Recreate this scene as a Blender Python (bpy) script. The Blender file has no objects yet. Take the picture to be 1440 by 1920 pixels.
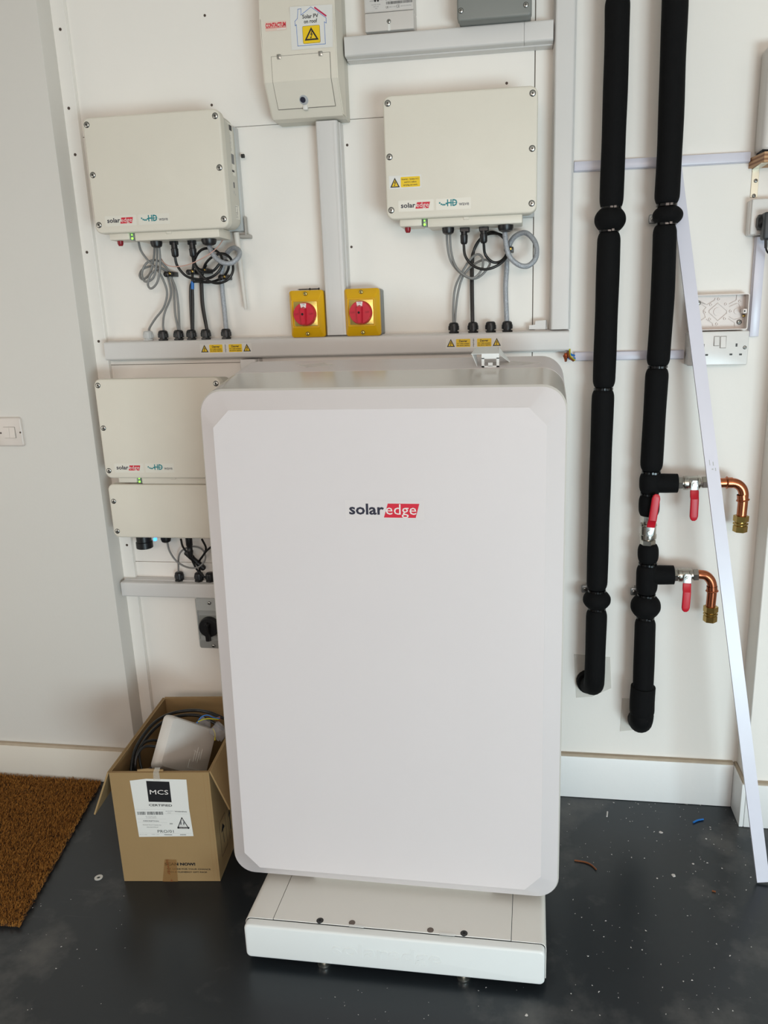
import bpy, bmesh, math, random
from mathutils import Vector, Matrix
PI = math.pi
random.seed(7)
S = bpy.context.scene
COL = S.collection

# ------------------------------------------------------------------ camera
CC = Vector((0.324331, -2.138012, 1.445636))
RT = Vector((0.9893121, 0.1433166, -0.0268692))
UP = Vector((-0.0097548, 0.2489090, 0.9684778))
FW = Vector((-0.1454869, 0.9578646, -0.2476467))
FPX, PPX, PPY = 1432.41, 65.8625, 6.7436
cd = bpy.data.cameras.new('camera'); cam = bpy.data.objects.new('camera', cd); COL.objects.link(cam)
cd.sensor_fit = 'VERTICAL'; cd.sensor_height = 36.0; cd.lens = FPX/1920*36
cd.shift_x = -PPX/1920; cd.shift_y = PPY/1920; cd.clip_start = 0.05
m = Matrix((RT, UP, -FW)).transposed().to_4x4(); m.translation = CC
cam.matrix_world = m
S.camera = cam

# ------------------------------------------------------------------ world, light, exposure
S.view_settings.view_transform = 'Standard'; S.view_settings.look = 'None'
S.view_settings.gamma = 1; S.view_settings.use_curve_mapping = False
S.view_settings.exposure = 0.08
W = bpy.data.worlds.new('overcast'); S.world = W; W.use_nodes = True
wb = W.node_tree.nodes['Background']; wb.inputs[0].default_value = (0.84, 0.93, 1.0, 1); wb.inputs[1].default_value = 0.25

def area(name, loc, target, sx, sy, power, col):
    l = bpy.data.lights.new(name, 'AREA'); l.shape = 'RECTANGLE'; l.size = sx; l.size_y = sy
    l.energy = power; l.color = col
    o = bpy.data.objects.new(name, l); COL.objects.link(o); o.location = loc
    o.rotation_euler = (Vector(target)-Vector(loc)).to_track_quat('-Z', 'Y').to_euler()
    return o
area('garage_door_daylight', (1.9, -3.9, 0.45), (0.0, 0, 0.3), 1.4, 0.85, 80, (0.71, 0.915, 1.0))
area('warm_upper_fill', (0.7, -4.85, 2.05), (0.3, 0, 1.75), 3.2, 0.7, 51, (1.0, 0.835, 0.735))  # added warm light for the upper wall; no window is known there
area('warm_ceiling_fill', (-0.1, -2.6, 2.56), (-0.1, -2.6, 0), 1.2, 0.3, 2, (1.0, 0.90, 0.80))  # added faint warm light from above; no fitting is known there
area('side_window_daylight', (-2.5, -1.6, 0.9), (-0.8, -0.8, 0.0), 1.0, 1.6, 10, (1.0, 0.90, 0.80))

# ------------------------------------------------------------------ points from pixels of the 1440x1920 frame, at a given real plane
def ray(px, py): return FW*FPX + RT*(px-720-PPX) - UP*(py-960-PPY)
def at(px, py, y):
    d = ray(px, py); return CC + d*((y-CC.y)/d.y)
def onz(px, py, z=0.0):
    d = ray(px, py); return CC + d*((z-CC.z)/d.z)

# ------------------------------------------------------------------ materials
def lin(c):
    c = c/255.0
    return c/12.92 if c <= 0.04045 else ((c+0.055)/1.055)**2.4
MATS = {}
def mat(name, rgb, rough=0.5, metal=0.0, var=0.04, vscale=6.0, bump=0.0, bscale=300.0, emit=0.0, spec=0.5, alpha=1.0, trans=0.0):
    if name in MATS: return MATS[name]
    M = bpy.data.materials.new(name); M.use_nodes = True; nt = M.node_tree; b = nt.nodes['Principled BSDF']
    c = [lin(v) for v in rgb]
    tc = nt.nodes.new('ShaderNodeTexCoord')
    if var > 0:
        n = nt.nodes.new('ShaderNodeTexNoise'); n.inputs['Scale'].default_value = vscale; n.inputs['Detail'].default_value = 5
        nt.links.new(tc.outputs['Object'], n.inputs['Vector'])
        mx = nt.nodes.new('ShaderNodeMix'); mx.data_type = 'RGBA'
        mx.inputs[6].default_value = (*[v*(1-var) for v in c], 1); mx.inputs[7].default_value = (*[min(1, v*(1+var)) for v in c], 1)
        nt.links.new(n.outputs['Fac'], mx.inputs[0]); nt.links.new(mx.outputs[2], b.inputs['Base Color'])
    else:
        b.inputs['Base Color'].default_value = (*c, 1)
    b.inputs['Roughness'].default_value = rough; b.inputs['Metallic'].default_value = metal
    b.inputs['Specular IOR Level'].default_value = spec
    b.inputs['Alpha'].default_value = alpha
    if trans: b.inputs['Transmission Weight'].default_value = trans
    if bump > 0:
        n2 = nt.nodes.new('ShaderNodeTexNoise'); n2.inputs['Scale'].default_value = bscale; n2.inputs['Detail'].default_value = 3
        nt.links.new(tc.outputs['Object'], n2.inputs['Vector'])
        bp = nt.nodes.new('ShaderNodeBump'); bp.inputs['Strength'].default_value = bump; bp.inputs['Distance'].default_value = 0.002
        nt.links.new(n2.outputs['Fac'], bp.inputs['Height']); nt.links.new(bp.outputs[0], b.inputs['Normal'])
    if emit:
        b.inputs['Emission Color'].default_value = (*c, 1); b.inputs['Emission Strength'].default_value = emit
    MATS[name] = M
    return M

def scuffed_wall(name, rgb, rough=0.6):
    M = mat(name, rgb, rough, var=0.025, vscale=1.7, bump=0.12, bscale=90)
    nt = M.node_tree; b = nt.nodes['Principled BSDF']
    tc = nt.nodes.new('ShaderNodeTexCoord')
    n = nt.nodes.new('ShaderNodeTexNoise'); n.inputs['Scale'].default_value = 26; n.inputs['Detail'].default_value = 8; n.inputs['Roughness'].default_value = 0.62
    mp = nt.nodes.new('ShaderNodeMapping'); mp.inputs['Scale'].default_value = (1, 1, 0.6)
    nt.links.new(tc.outputs['Object'], mp.inputs[0]); nt.links.new(mp.outputs[0], n.inputs['Vector'])
    r = nt.nodes.new('ShaderNodeValToRGB'); r.color_ramp.elements[0].position = 0.735; r.color_ramp.elements[1].position = 0.80
    nt.links.new(n.outputs['Fac'], r.inputs[0])
    mx = nt.nodes.new('ShaderNodeMix'); mx.data_type = 'RGBA'
    old = b.inputs['Base Color'].links[0].from_socket
    nt.links.new(r.outputs[0], mx.inputs[0]); nt.links.new(old, mx.inputs[6]); mx.inputs[7].default_value = (0.30, 0.28, 0.25, 1)
    nt.links.new(mx.outputs[2], b.inputs['Base Color'])
    return M

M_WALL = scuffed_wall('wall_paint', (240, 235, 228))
M_LWALL = scuffed_wall('shaded_wall_paint', (216, 211, 204))  # wall paint made darker: the left wall's shade is put into the colour
M_SKIRT = scuffed_wall('skirting_gloss', (238, 237, 235), 0.4)
M_GAP = mat('joint_shadow', (120, 112, 104), 0.9)
M_CAULK = mat('caulk', (176, 160, 140), 0.8, var=0.15, vscale=30)
M_CEIL = mat('ceiling_paint', (225, 220, 212), 0.8)
M_INV = mat('cream_powder_coat', (222, 215, 201), 0.42, bump=0.10, bscale=700)
M_INVB = mat('cream_casting', (205, 200, 188), 0.5)
M_LABW = mat('label_white', (222, 220, 215), 0.35, var=0)
M_LABC = mat('label_clear_cream', (225, 220, 208), 0.3, var=0)
M_TRK = mat('pvc_trunking', (212, 209, 206), 0.33, bump=0.03, bscale=400)
M_MINI = mat('pvc_mini_trunking', (215, 213, 224), 0.3)
M_BATT = mat('battery_powder_coat', (214, 206, 205), 0.44, var=0.015, bump=0.06, bscale=900)
M_BATR = mat('battery_gloss_shell', (204, 198, 191), 0.16, var=0.015)
M_STAND = mat('stand_white_steel', (222, 219, 213), 0.36, var=0.015)
M_STANDF = mat('stand_front_white', (226, 227, 225), 0.4, var=0.015)
M_BLK = mat('black_nylon', (20, 20, 22), 0.38)
M_CBLK = mat('black_cable_sheath', (19, 19, 20), 0.35)
M_FOAM = mat('black_foam_insulation', (9, 9, 10), 0.85, var=0.15, vscale=40, bump=0.25, bscale=350, spec=0.2)
M_TIE = mat('cable_tie_nylon', (10, 10, 11), 0.18)
M_GRY = mat('grey_cable_sheath', (132, 131, 129), 0.45)
M_GLG = mat('grey_nylon', (196, 196, 194), 0.4)
M_STEEL = mat('zinc_steel', (185, 185, 180), 0.3, metal=1.0, var=0.08, vscale=60)
M_NICK = mat('nickel_brass', (186, 181, 172), 0.24, metal=1.0, var=0.08, vscale=50)
M_BRASS = mat('brass', (176, 148, 84), 0.26, metal=1.0, var=0.1, vscale=60)
M_COPP = mat('copper', (188, 112, 78), 0.26, metal=1.0, var=0.12, vscale=50)
M_RED = mat('red_vinyl', (196, 18, 40), 0.4)
M_REDK = mat('red_knob', (200, 30, 52), 0.35)
M_YEL = mat('yellow_cover', (222, 170, 8), 0.38)
M_YELS = mat('yellow_print', (236, 196, 12), 0.4, var=0)
M_YELM = mat('pale_gold_plate', (214, 192, 110), 0.22, metal=0.8, var=0.03)
M_DGRY = mat('grey_box_plastic', (126, 128, 124), 0.42)
M_IGRY = mat('isolator_grey', (158, 160, 158), 0.42)
M_SCRH = mat('screw_recess', (46, 44, 42), 0.5)
M_INK = mat('black_ink', (26, 25, 28), 0.5, var=0)
M_GINK = mat('grey_ink', (120, 119, 120), 0.5, var=0)
M_LINK = mat('light_grey_ink', (178, 176, 174), 0.5, var=0)
M_NAVY = mat('navy_ink', (34, 34, 52), 0.5, var=0)
M_REDI = mat('red_ink', (206, 26, 52), 0.5, var=0)
M_TEAL = mat('teal_ink', (22, 128, 134), 0.5, var=0)
M_BLUI = mat('blue_ink', (56, 112, 190), 0.5, var=0)
M_MAGI = mat('magenta_ink', (188, 20, 78), 0.5, var=0)
M_WHI = mat('white_ink', (228, 221, 216), 0.5, var=0)
M_CARD = mat('cardboard', (150, 122, 82), 0.8, var=0.06, vscale=14, bump=0.08, bscale=120)
M_CARDI = mat('cardboard_inside', (146, 114, 74), 0.85, var=0.06, vscale=14)
M_TAPE = mat('brown_packing_tape', (150, 108, 62), 0.2, var=0.05, alpha=0.5)
M_CLEAR = mat('clear_tape', (225, 220, 210), 0.08, var=0, alpha=0.22)
M_BAG = mat('clear_poly_bag', (205, 205, 210), 0.15, var=0.1, alpha=0.3)
M_LID = mat('grey_white_abs', (205, 199, 193), 0.35)
M_SWI = mat('switch_plastic', (214, 204, 196), 0.3)
M_SOCK = mat('socket_plastic', (222, 219, 215), 0.28, var=0.05, vscale=40)
M_PATT = mat('pattress_plastic', (226, 216, 210), 0.4)
M_BLUW = mat('blue_insulation', (30, 110, 190), 0.4)
M_YGW = mat('yellow_green_insulation', (182, 176, 30), 0.4)
M_PINK = mat('pink_wire', (205, 160, 145), 0.45)
M_BRNW = mat('brown_insulation', (118, 66, 34), 0.4)
M_BRID = mat('braided_steel_cable', (168, 172, 178), 0.34, metal=0.35, var=0.3, vscale=260, bump=0.9, bscale=420)
M_GREEN = mat('green_led', (120, 255, 60), 0.4, var=0, emit=3.0)
M_BLED = mat('blue_led', (60, 130, 255), 0.4, var=0, emit=3.5)
M_LENS = mat('grey_lens', (120, 124, 120), 0.15, var=0)
M_DRED = mat('dark_red_switch', (140, 12, 28), 0.35)
M_CHIP = mat('white_chip', (206, 200, 196), 0.7)
M_PLY1 = mat('ply_light', (190, 150, 110), 0.6, var=0.12, vscale=30)
M_PLY2 = mat('ply_dark', (142, 98, 62), 0.6, var=0.12, vscale=30)
M_DARK = mat('dark_hole', (14, 13, 14), 0.8, var=0)
M_ZIP = mat('zinc_clip', (150, 152, 152), 0.35, metal=0.9)
M_TAPER = mat('tape_residue', (232, 228, 220), 0.5, alpha=0.35)

# floor: dark grey vinyl with dust and scratches
def floor_mat():
    M = mat('grey_floor_vinyl', (32, 37, 42), 0.36, var=0.10, vscale=2.5, bump=0.06, bscale=45)
    nt = M.node_tree; b = nt.nodes['Principled BSDF']; tc = nt.nodes.new('ShaderNodeTexCoord')
    n = nt.nodes.new('ShaderNodeTexNoise'); n.inputs['Scale'].default_value = 3.2; n.inputs['Detail'].default_value = 9; n.inputs['Roughness'].default_value = 0.6
    nt.links.new(tc.outputs['Object'], n.inputs['Vector'])
    r = nt.nodes.new('ShaderNodeValToRGB'); r.color_ramp.elements[0].position = 0.56; r.color_ramp.elements[1].position = 0.85
    r.color_ramp.elements[1].color = (0.75, 0.75, 0.75, 1)
    nt.links.new(n.outputs['Fac'], r.inputs[0])
    # scratches: stretched noise
    mp = nt.nodes.new('ShaderNodeMapping'); mp.inputs['Rotation'].default_value = (0, 0, 0.5); mp.inputs['Scale'].default_value = (2.2, 46, 1)
    nt.links.new(tc.outputs['Object'], mp.inputs[0])
    n3 = nt.nodes.new('ShaderNodeTexNoise'); n3.inputs['Scale'].default_value = 2.0; n3.inputs['Detail'].default_value = 3
    nt.links.new(mp.outputs[0], n3.inputs['Vector'])
    r3 = nt.nodes.new('ShaderNodeValToRGB'); r3.color_ramp.elements[0].position = 0.70; r3.color_ramp.elements[1].position = 0.78
    r3.color_ramp.elements[1].color = (0.22, 0.22, 0.22, 1)
    nt.links.new(n3.outputs['Fac'], r3.inputs[0])
    ad = nt.nodes.new('ShaderNodeMath'); ad.operation = 'ADD'; ad.use_clamp = True
    nt.links.new(r.outputs[0], ad.inputs[0]); nt.links.new(r3.outputs[0], ad.inputs[1])
    mx = nt.nodes.new('ShaderNodeMix'); mx.data_type = 'RGBA'
    old = b.inputs['Base Color'].links[0].from_socket
    nt.links.new(ad.outputs[0], mx.inputs[0]); nt.links.new(old, mx.inputs[6]); mx.inputs[7].default_value = (0.21, 0.20, 0.19, 1)
    nt.links.new(mx.outputs[2], b.inputs['Base Color'])
    rr = nt.nodes.new('ShaderNodeMath'); rr.operation = 'MULTIPLY_ADD'; rr.inputs[1].default_value = 0.5; rr.inputs[2].default_value = 0.30
    nt.links.new(ad.outputs[0], rr.inputs[0]); nt.links.new(rr.outputs[0], b.inputs['Roughness'])
    return M
M_FLOOR = floor_mat()
def coir_mat():
    M = mat('coir_pile', (146, 96, 34), 0.9, var=0.35, vscale=70)
    return M
M_COIR = coir_mat()
M_COIRB = mat('coir_backing', (70, 44, 20), 0.9)

# ------------------------------------------------------------------ object helpers
def prop(o, label=None, cat=None, group=None, kind=None):
    if label: o['label'] = label
    if cat: o['category'] = cat
    if group: o['group'] = group
    if kind: o['kind'] = kind
    return o
def thing(name, label, cat, loc, group=None):
    o = bpy.data.objects.new(name, None); COL.objects.link(o); o.location = loc
    o.empty_display_size = 0.03
    return prop(o, label, cat, group)
def wloc(o):
    v = Vector((0, 0, 0))
    while o is not None: v += o.location; o = o.parent
    return v
def link(name, me, parent=None, loc=None):
    o = bpy.data.objects.new(name, me); COL.objects.link(o)
    if parent is not None: o.parent = parent
    if loc is not None: o.location = Vector(loc)-(wloc(parent) if parent is not None else Vector((0, 0, 0)))
    return o
def copy_tree(o, parent=None):
    c = o.copy(); COL.objects.link(c)
    if parent is not None: c.parent = parent
    for ch in o.children: copy_tree(ch, c)
    return c

def rr(w, h, r, n=5):
    """rounded rectangle, counter-clockwise seen from the front (u right, v up)"""
    pts = []
    for cx, cy, a0 in ((w/2-r, h/2-r, 0), (-w/2+r, h/2-r, 90), (-w/2+r, -h/2+r, 180), (w/2-r, -h/2+r, 270)):
        for i in range(n+1):
            a = math.radians(a0+90*i/n); pts.append((cx+r*math.cos(a), cy+r*math.sin(a)))
    return pts
def crom(pts, n=6):
    P = [Vector(p) for p in pts]; P = [P[0]*2-P[1]]+P+[P[-1]*2-P[-2]]; out = []
    for i in range(1, len(P)-2):
        a, b, c, d = P[i-1:i+3]
        for k in range(n):
            t = k/n
            out.append(0.5*((2*b)+(c-a)*t+(2*a-5*b+4*c-d)*t*t+(3*b-a-3*c+d)*t**3))
    out.append(P[-2]); return out

class MB:
    def __init__(s): s.bm = bmesh.new(); s.mi = 0
    def face(s, vs):
        try:
            f = s.bm.faces.new(vs); f.material_index = s.mi; return f
        except ValueError: return None
    def loft(s, rings, cap0=True, cap1=True):
        R = [[s.bm.verts.new(p) for p in r] for r in rings]
        n = len(R[0])
        for a, b in zip(R, R[1:]):
            for i in range(n): s.face((a[i], a[(i+1) % n], b[(i+1) % n], b[i]))
        if cap0: s.face(R[0][::-1])
        if cap1: s.face(R[-1])
        return R
    def box(s, x0, x1, y0, y1, z0, z1, bev=0.0, seg=2):
        b2 = bmesh.new()
        vs = [b2.verts.new((x, y, z)) for x in (x0, x1) for y in (y0, y1) for z in (z0, z1)]
        for q in ((0, 1, 3, 2), (4, 6, 7, 5), (0, 4, 5, 1), (2, 3, 7, 6), (0, 2, 6, 4), (1, 5, 7, 3)): b2.faces.new([vs[i] for i in q])
        if bev > 0: bmesh.ops.bevel(b2, geom=b2.edges[:], offset=bev, segments=seg, profile=0.5, affect='EDGES')
        s.merge(b2)
    def merge(s, b2, M=None):
        mp = {}
        for v in b2.verts: mp[v] = s.bm.verts.new(M @ v.co if M else v.co)
        for f in b2.faces: s.face([mp[v] for v in f.verts])
        b2.free()
    def slab(s, cx, cz, w, h, r, y0, y1, fil=0.003, n=5, fseg=3, back=True):
        """rounded plate facing -y: front at y0 (towards the viewer), back at y1, front edge rounded"""
        def ring(i, y): return [(cx+u, y, cz+v) for u, v in rr(w-2*i, h-2*i, max(r-i, 0.0006), n)]
        rings = [ring(0, y1)]
        if fil > 0:
            for k in range(fseg+1):
                a = PI/2*k/fseg; rings.append(ring(fil*(1-math.cos(a)), y0+fil*(1-math.sin(a))))
        else: rings.append(ring(0, y0))
        s.loft(rings, back, True)
    def lathe(s, a, b, prof, n=24, cap0=True, cap1=True):
        """prof: (t, r) pairs, t the distance from a along a->b"""
        a = Vector(a); b = Vector(b); d = (b-a).normalized()
        u = d.orthogonal().normalized(); v = d.cross(u)
        s.loft([[a+d*t+(u*math.cos(2*PI*i/n)+v*math.sin(2*PI*i/n))*max(r, 1e-5) for i in range(n)] for t, r in prof], cap0, cap1)
    def cyl(s, a, b, r, n=20, r2=None):
        L = (Vector(b)-Vector(a)).length; s.lathe(a, b, [(0, r), (L, r if r2 is None else r2)], n)
    def tube(s, pts, r, n=10, rf=None):
        P = [Vector(p) for p in pts]; rings = []; prev = None
        for i, p in enumerate(P):
            t = (P[min(i+1, len(P)-1)]-P[max(i-1, 0)])
            if t.length < 1e-9: t = Vector((0, 0, 1))
            t.normalize()
            u = t.orthogonal().normalized() if prev is None else (prev-t*prev.dot(t)).normalized()
            prev = u; v = t.cross(u); q = r if rf is None else rf(i/(len(P)-1))
            rings.append([p+(u*math.cos(2*PI*k/n)+v*math.sin(2*PI*k/n))*q for k in range(n)])
        s.loft(rings)
    def prism(s, poly, vec):
        v = Vector(vec); s.loft([[Vector(p) for p in poly], [Vector(p)+v for p in poly]])
    def build(s, name, mats, parent=None, angle=38, base=None):
        bmesh.ops.recalc_face_normals(s.bm, faces=s.bm.faces[:])
        off = wloc(parent) if parent is not None else Vector((0, 0, 0))
        if base is not None: off = Vector(base)
        for v in s.bm.verts: v.co -= off
        me = bpy.data.meshes.new(name); s.bm.to_mesh(me); s.bm.free()
        for m_ in (mats if isinstance(mats, (list, tuple)) else [mats]): me.materials.append(m_)
        for p in me.polygons: p.use_smooth = True
        me.set_sharp_from_angle(angle=math.radians(angle))
        o = bpy.data.objects.new(name, me); COL.objects.link(o)
        if parent is not None: o.parent = parent
        elif base is not None: o.location = base
        return o

# ------------------------------------------------------------------ flat print: plates with lettering
TXT = {}
def text_geo(body, bold=0.0):
    k = (body, bold)
    if k in TXT: return TXT[k]
    c = bpy.data.curves.new('t', 'FONT'); c.body = body; c.size = 1; c.resolution_u = 2; c.offset = bold
    o = bpy.data.objects.new('t', c); COL.objects.link(o)
    me = bpy.data.meshes.new_from_object(o)
    vs = [(v.co.x, v.co.y) for v in me.vertices]; fs = [tuple(p.vertices) for p in me.polygons]
    bpy.data.objects.remove(o); bpy.data.curves.remove(c); bpy.data.meshes.remove(me)
    TXT[k] = (vs, fs, min(v[0] for v in vs), max(v[0] for v in vs)); return TXT[k]
class Print:
    def __init__(s): s.v = []; s.f = []; s.mi = []; s.mats = []
    def _m(s, m_):
        if m_ not in s.mats: s.mats.append(m_)
        return s.mats.index(m_)
    def poly(s, pts, m_, layer):
        b = len(s.v); s.v += [(x, y, layer) for x, y in pts]; s.f.append(tuple(range(b, b+len(pts)))); s.mi.append(s._m(m_))
    def rect(s, x0, y0, x1, y1, m_, layer=1, r=0.0):
        if r > 0: s.poly([((x0+x1)/2+u, (y0+y1)/2+v) for u, v in rr(x1-x0, y1-y0, r, 3)], m_, layer)
        else: s.poly([(x0, y0), (x1, y0), (x1, y1), (x0, y1)], m_, layer)
    def line(s, pts, w, m_, layer=2, closed=False):
        n = len(pts)
        for i in range(n if closed else n-1):
            a = Vector(pts[i]).to_2d() if len(pts[i]) > 2 else Vector(pts[i]); b = Vector(pts[(i+1) % n])
            d = b-a
            if d.length < 1e-9: continue
            d.normalize(); q = Vector((-d.y, d.x))*w/2; e = d*w/2
            s.poly([tuple(a-e-q), tuple(b+e-q), tuple(b+e+q), tuple(a-e+q)], m_, layer)
    def text(s, body, x, y, h, m_, width=None, layer=2, bold=0.0, rot=0.0, align='l', shear=0.0):
        vs, fs, x0, x1 = text_geo(body, bold); sy = h/0.70; sx = width/(x1-x0) if width else sy
        ox = {'l': 0, 'c': -(x1-x0)/2*sx, 'r': -(x1-x0)*sx}[align]
        c, sn = math.cos(rot), math.sin(rot); b = len(s.v); k = s._m(m_)
        for vx, vy in vs:
            u = (vx-x0)*sx+ox+shear*vy*sy; v = vy*sy
            s.v.append((x+u*c-v*sn, y+u*sn+v*c, layer))
        for f in fs: s.f.append(tuple(b+i for i in f)); s.mi.append(k)
    def triangle(s, cx, y0, w, h, layer=2, fill=None):
        s.poly([(cx-w/2, y0), (cx+w/2, y0), (cx, y0+h)], M_INK, layer)
        i = 0.13*w
        s.poly([(cx-w/2+i*1.35, y0+i*0.75), (cx+w/2-i*1.35, y0+i*0.75), (cx, y0+h-i*1.5)], fill or M_YELS, layer+1)
        k = h
        s.poly([(cx+.05*k, y0+.72*k), (cx-.115*k, y0+.40*k), (cx+.01*k, y0+.43*k), (cx-.07*k, y0+.20*k), (cx-.02*k, y0+.21*k), (cx+.135*k, y0+.52*k), (cx+.02*k, y0+.49*k), (cx+.11*k, y0+.70*k)], M_INK, layer+2)
        s.poly([(cx-.12*k, y0+.27*k), (cx-.09*k, y0+.12*k), (cx+.04*k, y0+.21*k)], M_INK, layer+2)
    def bars(s, x0, y0, x1, y1, m_, layer=2, seed=1, step=0.0007):
        rnd = random.Random(seed); x = x0
        while x < x1:
            w = step*rnd.choice((.6, .6, 1.1, 1.6)); s.rect(x, y0, min(x+w, x1), y1, m_, layer); x += w+step*rnd.choice((.5, .8, 1.2))
    def build(s, name, parent, o, U=(1, 0, 0), V=(0, 0, 1), step=0.00012, base=None):
        U = Vector(U).normalized(); V = Vector(V).normalized(); N = U.cross(V); o = Vector(o)
        off = wloc(parent) if parent is not None else Vector((0, 0, 0))
        if base is not None: off = Vector(base)
        me = bpy.data.meshes.new(name)
        me.from_pydata([o+U*x+V*y+N*(0.0002+step*l)-off for x, y, l in s.v], [], s.f)
        for m_ in s.mats: me.materials.append(m_)
        for p, k in zip(me.polygons, s.mi): p.material_index = k
        ob = bpy.data.objects.new(name, me); COL.objects.link(ob)
        if parent is not None: ob.parent = parent
        elif base is not None: ob.location = base
        return ob

def solaredge(P, x, y, w, layer=1):
    """the wordmark: dark 'solar', white 'edge' on a red slanted block; w is the whole width"""
    h = w*0.150; P.text('solar', x, y, h, M_NAVY, w*0.50, layer, bold=0.025)
    P.poly([(x+w*.495, y-h*.30), (x+w*.945, y-h*.30), (x+w, y+h*1.03), (x+w*.555, y+h*1.03)], M_REDI, layer)
    P.text('edge', x+w*.525, y, h, M_WHI, w*0.43, layer+1, bold=0.0)
def hdwave(P, x, y, w, layer=1):
    h = w*.19
    for i, (dx, dy) in enumerate(((0, .42), (.055, .2), (.11, .1), (.165, .1), (.22, .28))): P.rect(x+w*dx, y+h*dy, x+w*(dx+.05), y+h*(dy+.26), M_TEAL, layer)
    P.rect(x+w*.262, y+h*.42, x+w*.60, y+h*.56, M_TEAL, layer)
    P.text('HD', x+w*.27, y, h*1.05, M_TEAL, w*.34, layer+1, bold=.03)
    P.text('wave', x+w*.66, y, h*.62, M_GINK, w*.34, layer, bold=.02)

# shared small meshes ------------------------------------------------
def screw_obj(r=0.0062):
    b = MB(); y = 0.0
    b.mi = 1; b.lathe((0, -0.0004, 0), (0, 1, 0), [(0, r*1.22), (0.001, r*1.22)], 16)
    b.mi = 0; b.lathe((0, 0.0006, 0), (0, -1, 0), [(0, r), (0.0018, r), (0.0026, r*.8), (0.0027, r*.42), (0.0016, r*.38)], 16)
    b.mi = 1; b.lathe((0, 0, 0), (0, -1, 0), [(0.0012, r*.36), (0.0018, r*.3)], 8)
    o = b.build('screw', [M_STEEL, M_SCRH]); me = o.data; bpy.data.objects.remove(o); return me
def cross_screw(r, m0):
    b = MB(); b.mi = 0; b.lathe((0, 0.0005, 0), (0, -1, 0), [(0, r), (0.0012, r), (0.002, r*.75)], 16)
    b.mi = 1; b.box(-r*.62, r*.62, -0.0019, -0.0014, -r*.16, r*.16); b.box(-r*.16, r*.16, -0.0020, -0.0014, -r*.62, r*.62)
    b.mi = 1; b.lathe((0, -0.0003, 0), (0, 1, 0), [(0, r*1.25), (0.0008, r*1.25)], 16)
    o = b.build('screw', [m0, M_SCRH]); me = o.data; bpy.data.objects.remove(o); return me
ME_SCREW = screw_obj(); ME_XYEL = cross_screw(0.0042, M_YELM); ME_XGRY = cross_screw(0.0042, M_STEEL); ME_BATT = cross_screw(0.0036, M_BRNW)
ME_XSTL = cross_screw(0.005, M_STEEL)
def gland_obj(m_):
    b = MB(); hexn = 6
    b.lathe((0, 0, 0), (0, 0, 1), [(0, .0145), (.005, .0145)], 6); b.lathe((0, 0, .005), (0, 0, 1), [(0, .0105), (.003, .0105)], 16)
    b.lathe((0, 0, .008), (0, 0, 1), [(0, .0138), (.010, .0138), (.017, .0125), (.020, .0095), (.0205, .006)], 18)
    for k in range(12):
        a = 2*PI*k/12; c = Vector((math.cos(a), math.sin(a), 0))*.0136
        b.cyl(c+Vector((0, 0, .009)), c*.99+Vector((0, 0, .019)), .0011, 5)
    o = b.build('cable_gland', m_, angle=25); me = o.data; bpy.data.objects.remove(o); return me
ME_GLB = gland_obj(M_BLK); ME_GLG = gland_obj(M_GLG)

# ================================================================== STRUCTURE
def struct(o): o['kind'] = 'structure'; return o
def sbox(name, mats, x0, x1, y0, y1, z0, z1, bev=0.0):
    b = MB(); b.box(x0, x1, y0, y1, z0, z1, bev, 1); return struct(b.build(name, mats))
sbox('floor', M_FLOOR, -2.6, 2.6, -5.0, 0.2, -0.06, 0)
sbox('ground', mat('concrete_apron', (168, 164, 156), 0.8, var=0.1, vscale=3), -12, 12, -16, -5.0, -0.1, -0.02)
sbox('ceiling', M_CEIL, -2.6, 2.6, -5.0, 0.2, 2.62, 2.7)
sbox('wall_west', M_LWALL, -2.7, -2.6, -5.0, 0.2, 0, 2.62)
sbox('wall_east', M_LWALL, 2.6, 2.7, -5.0, 0.2, 0, 2.62)
# back wall: painted boards with open joints
wbk = struct(bpy.data.objects.new('wall_back', None)); COL.objects.link(wbk); wbk.location = (0, 0, 0)
b = MB(); b.box(-1.1, 1.2, 0.006, 0.03, 0, 2.62); b.build('backing', M_GAP, wbk)
XS = at(1003, 130, 0).x
Z1, Z2, Z3 = at(580, 229, 0).z, at(330, 682, 0).z, at(330, 1054, 0).z
G = 0.0011
for x0, x1, z0, z1, g in ((-1.05, XS, Z1, 2.62, G), (-1.05, XS, Z2, Z1, G), (-1.05, XS, Z3, Z2, G), (-1.05, XS, 0, Z3, G), (XS, 1.15, 0, 2.62, G)):
    b = MB(); b.box(x0+(g if x0 > -1 else 0), x1-g, 0, 0.012, z0+(g*.6 if z0 > 0 else 0), z1-g*.6, 0.0006, 1); b.build('panel', M_WALL, wbk)
# small screws and drill holes left in the boards
b0 = MB(); b0.lathe((0, .0004, 0), (0, -1, 0), [(0, .0035), (.0009, .0034), (.001, .0015)], 10); mh = b0.build('screw_hole', mat('rusty_screw', (78, 64, 56), 0.6)).data; bpy.data.objects.remove(bpy.data.objects['screw_hole'])
for px, py in ((384, 29), (397, 197), (651, 272), (659, 463), (950, 156), (1057, 345)): link('screw_hole', mh, wbk, at(px, py, 0))
# batten up the left edge, with sunk screws
tr = struct(bpy.data.objects.new('trim_1', None)); COL.objects.link(tr); tr.location = (-0.93, -0.015, 0)
b = MB(); b.box(-1.0, -0.905, -0.015, 0.0, 0, 2.62, 0.0015, 1); b.build('batten', M_WALL, tr)
for px, py in ((113, 55), (129, 203), (141, 290), (163, 473), (185, 640), (238, 1022)):
    p = at(px, py, -0.0152); o = link('screw', mh, tr, p); o.scale = (1.15, 1.15, 1.15)
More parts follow.
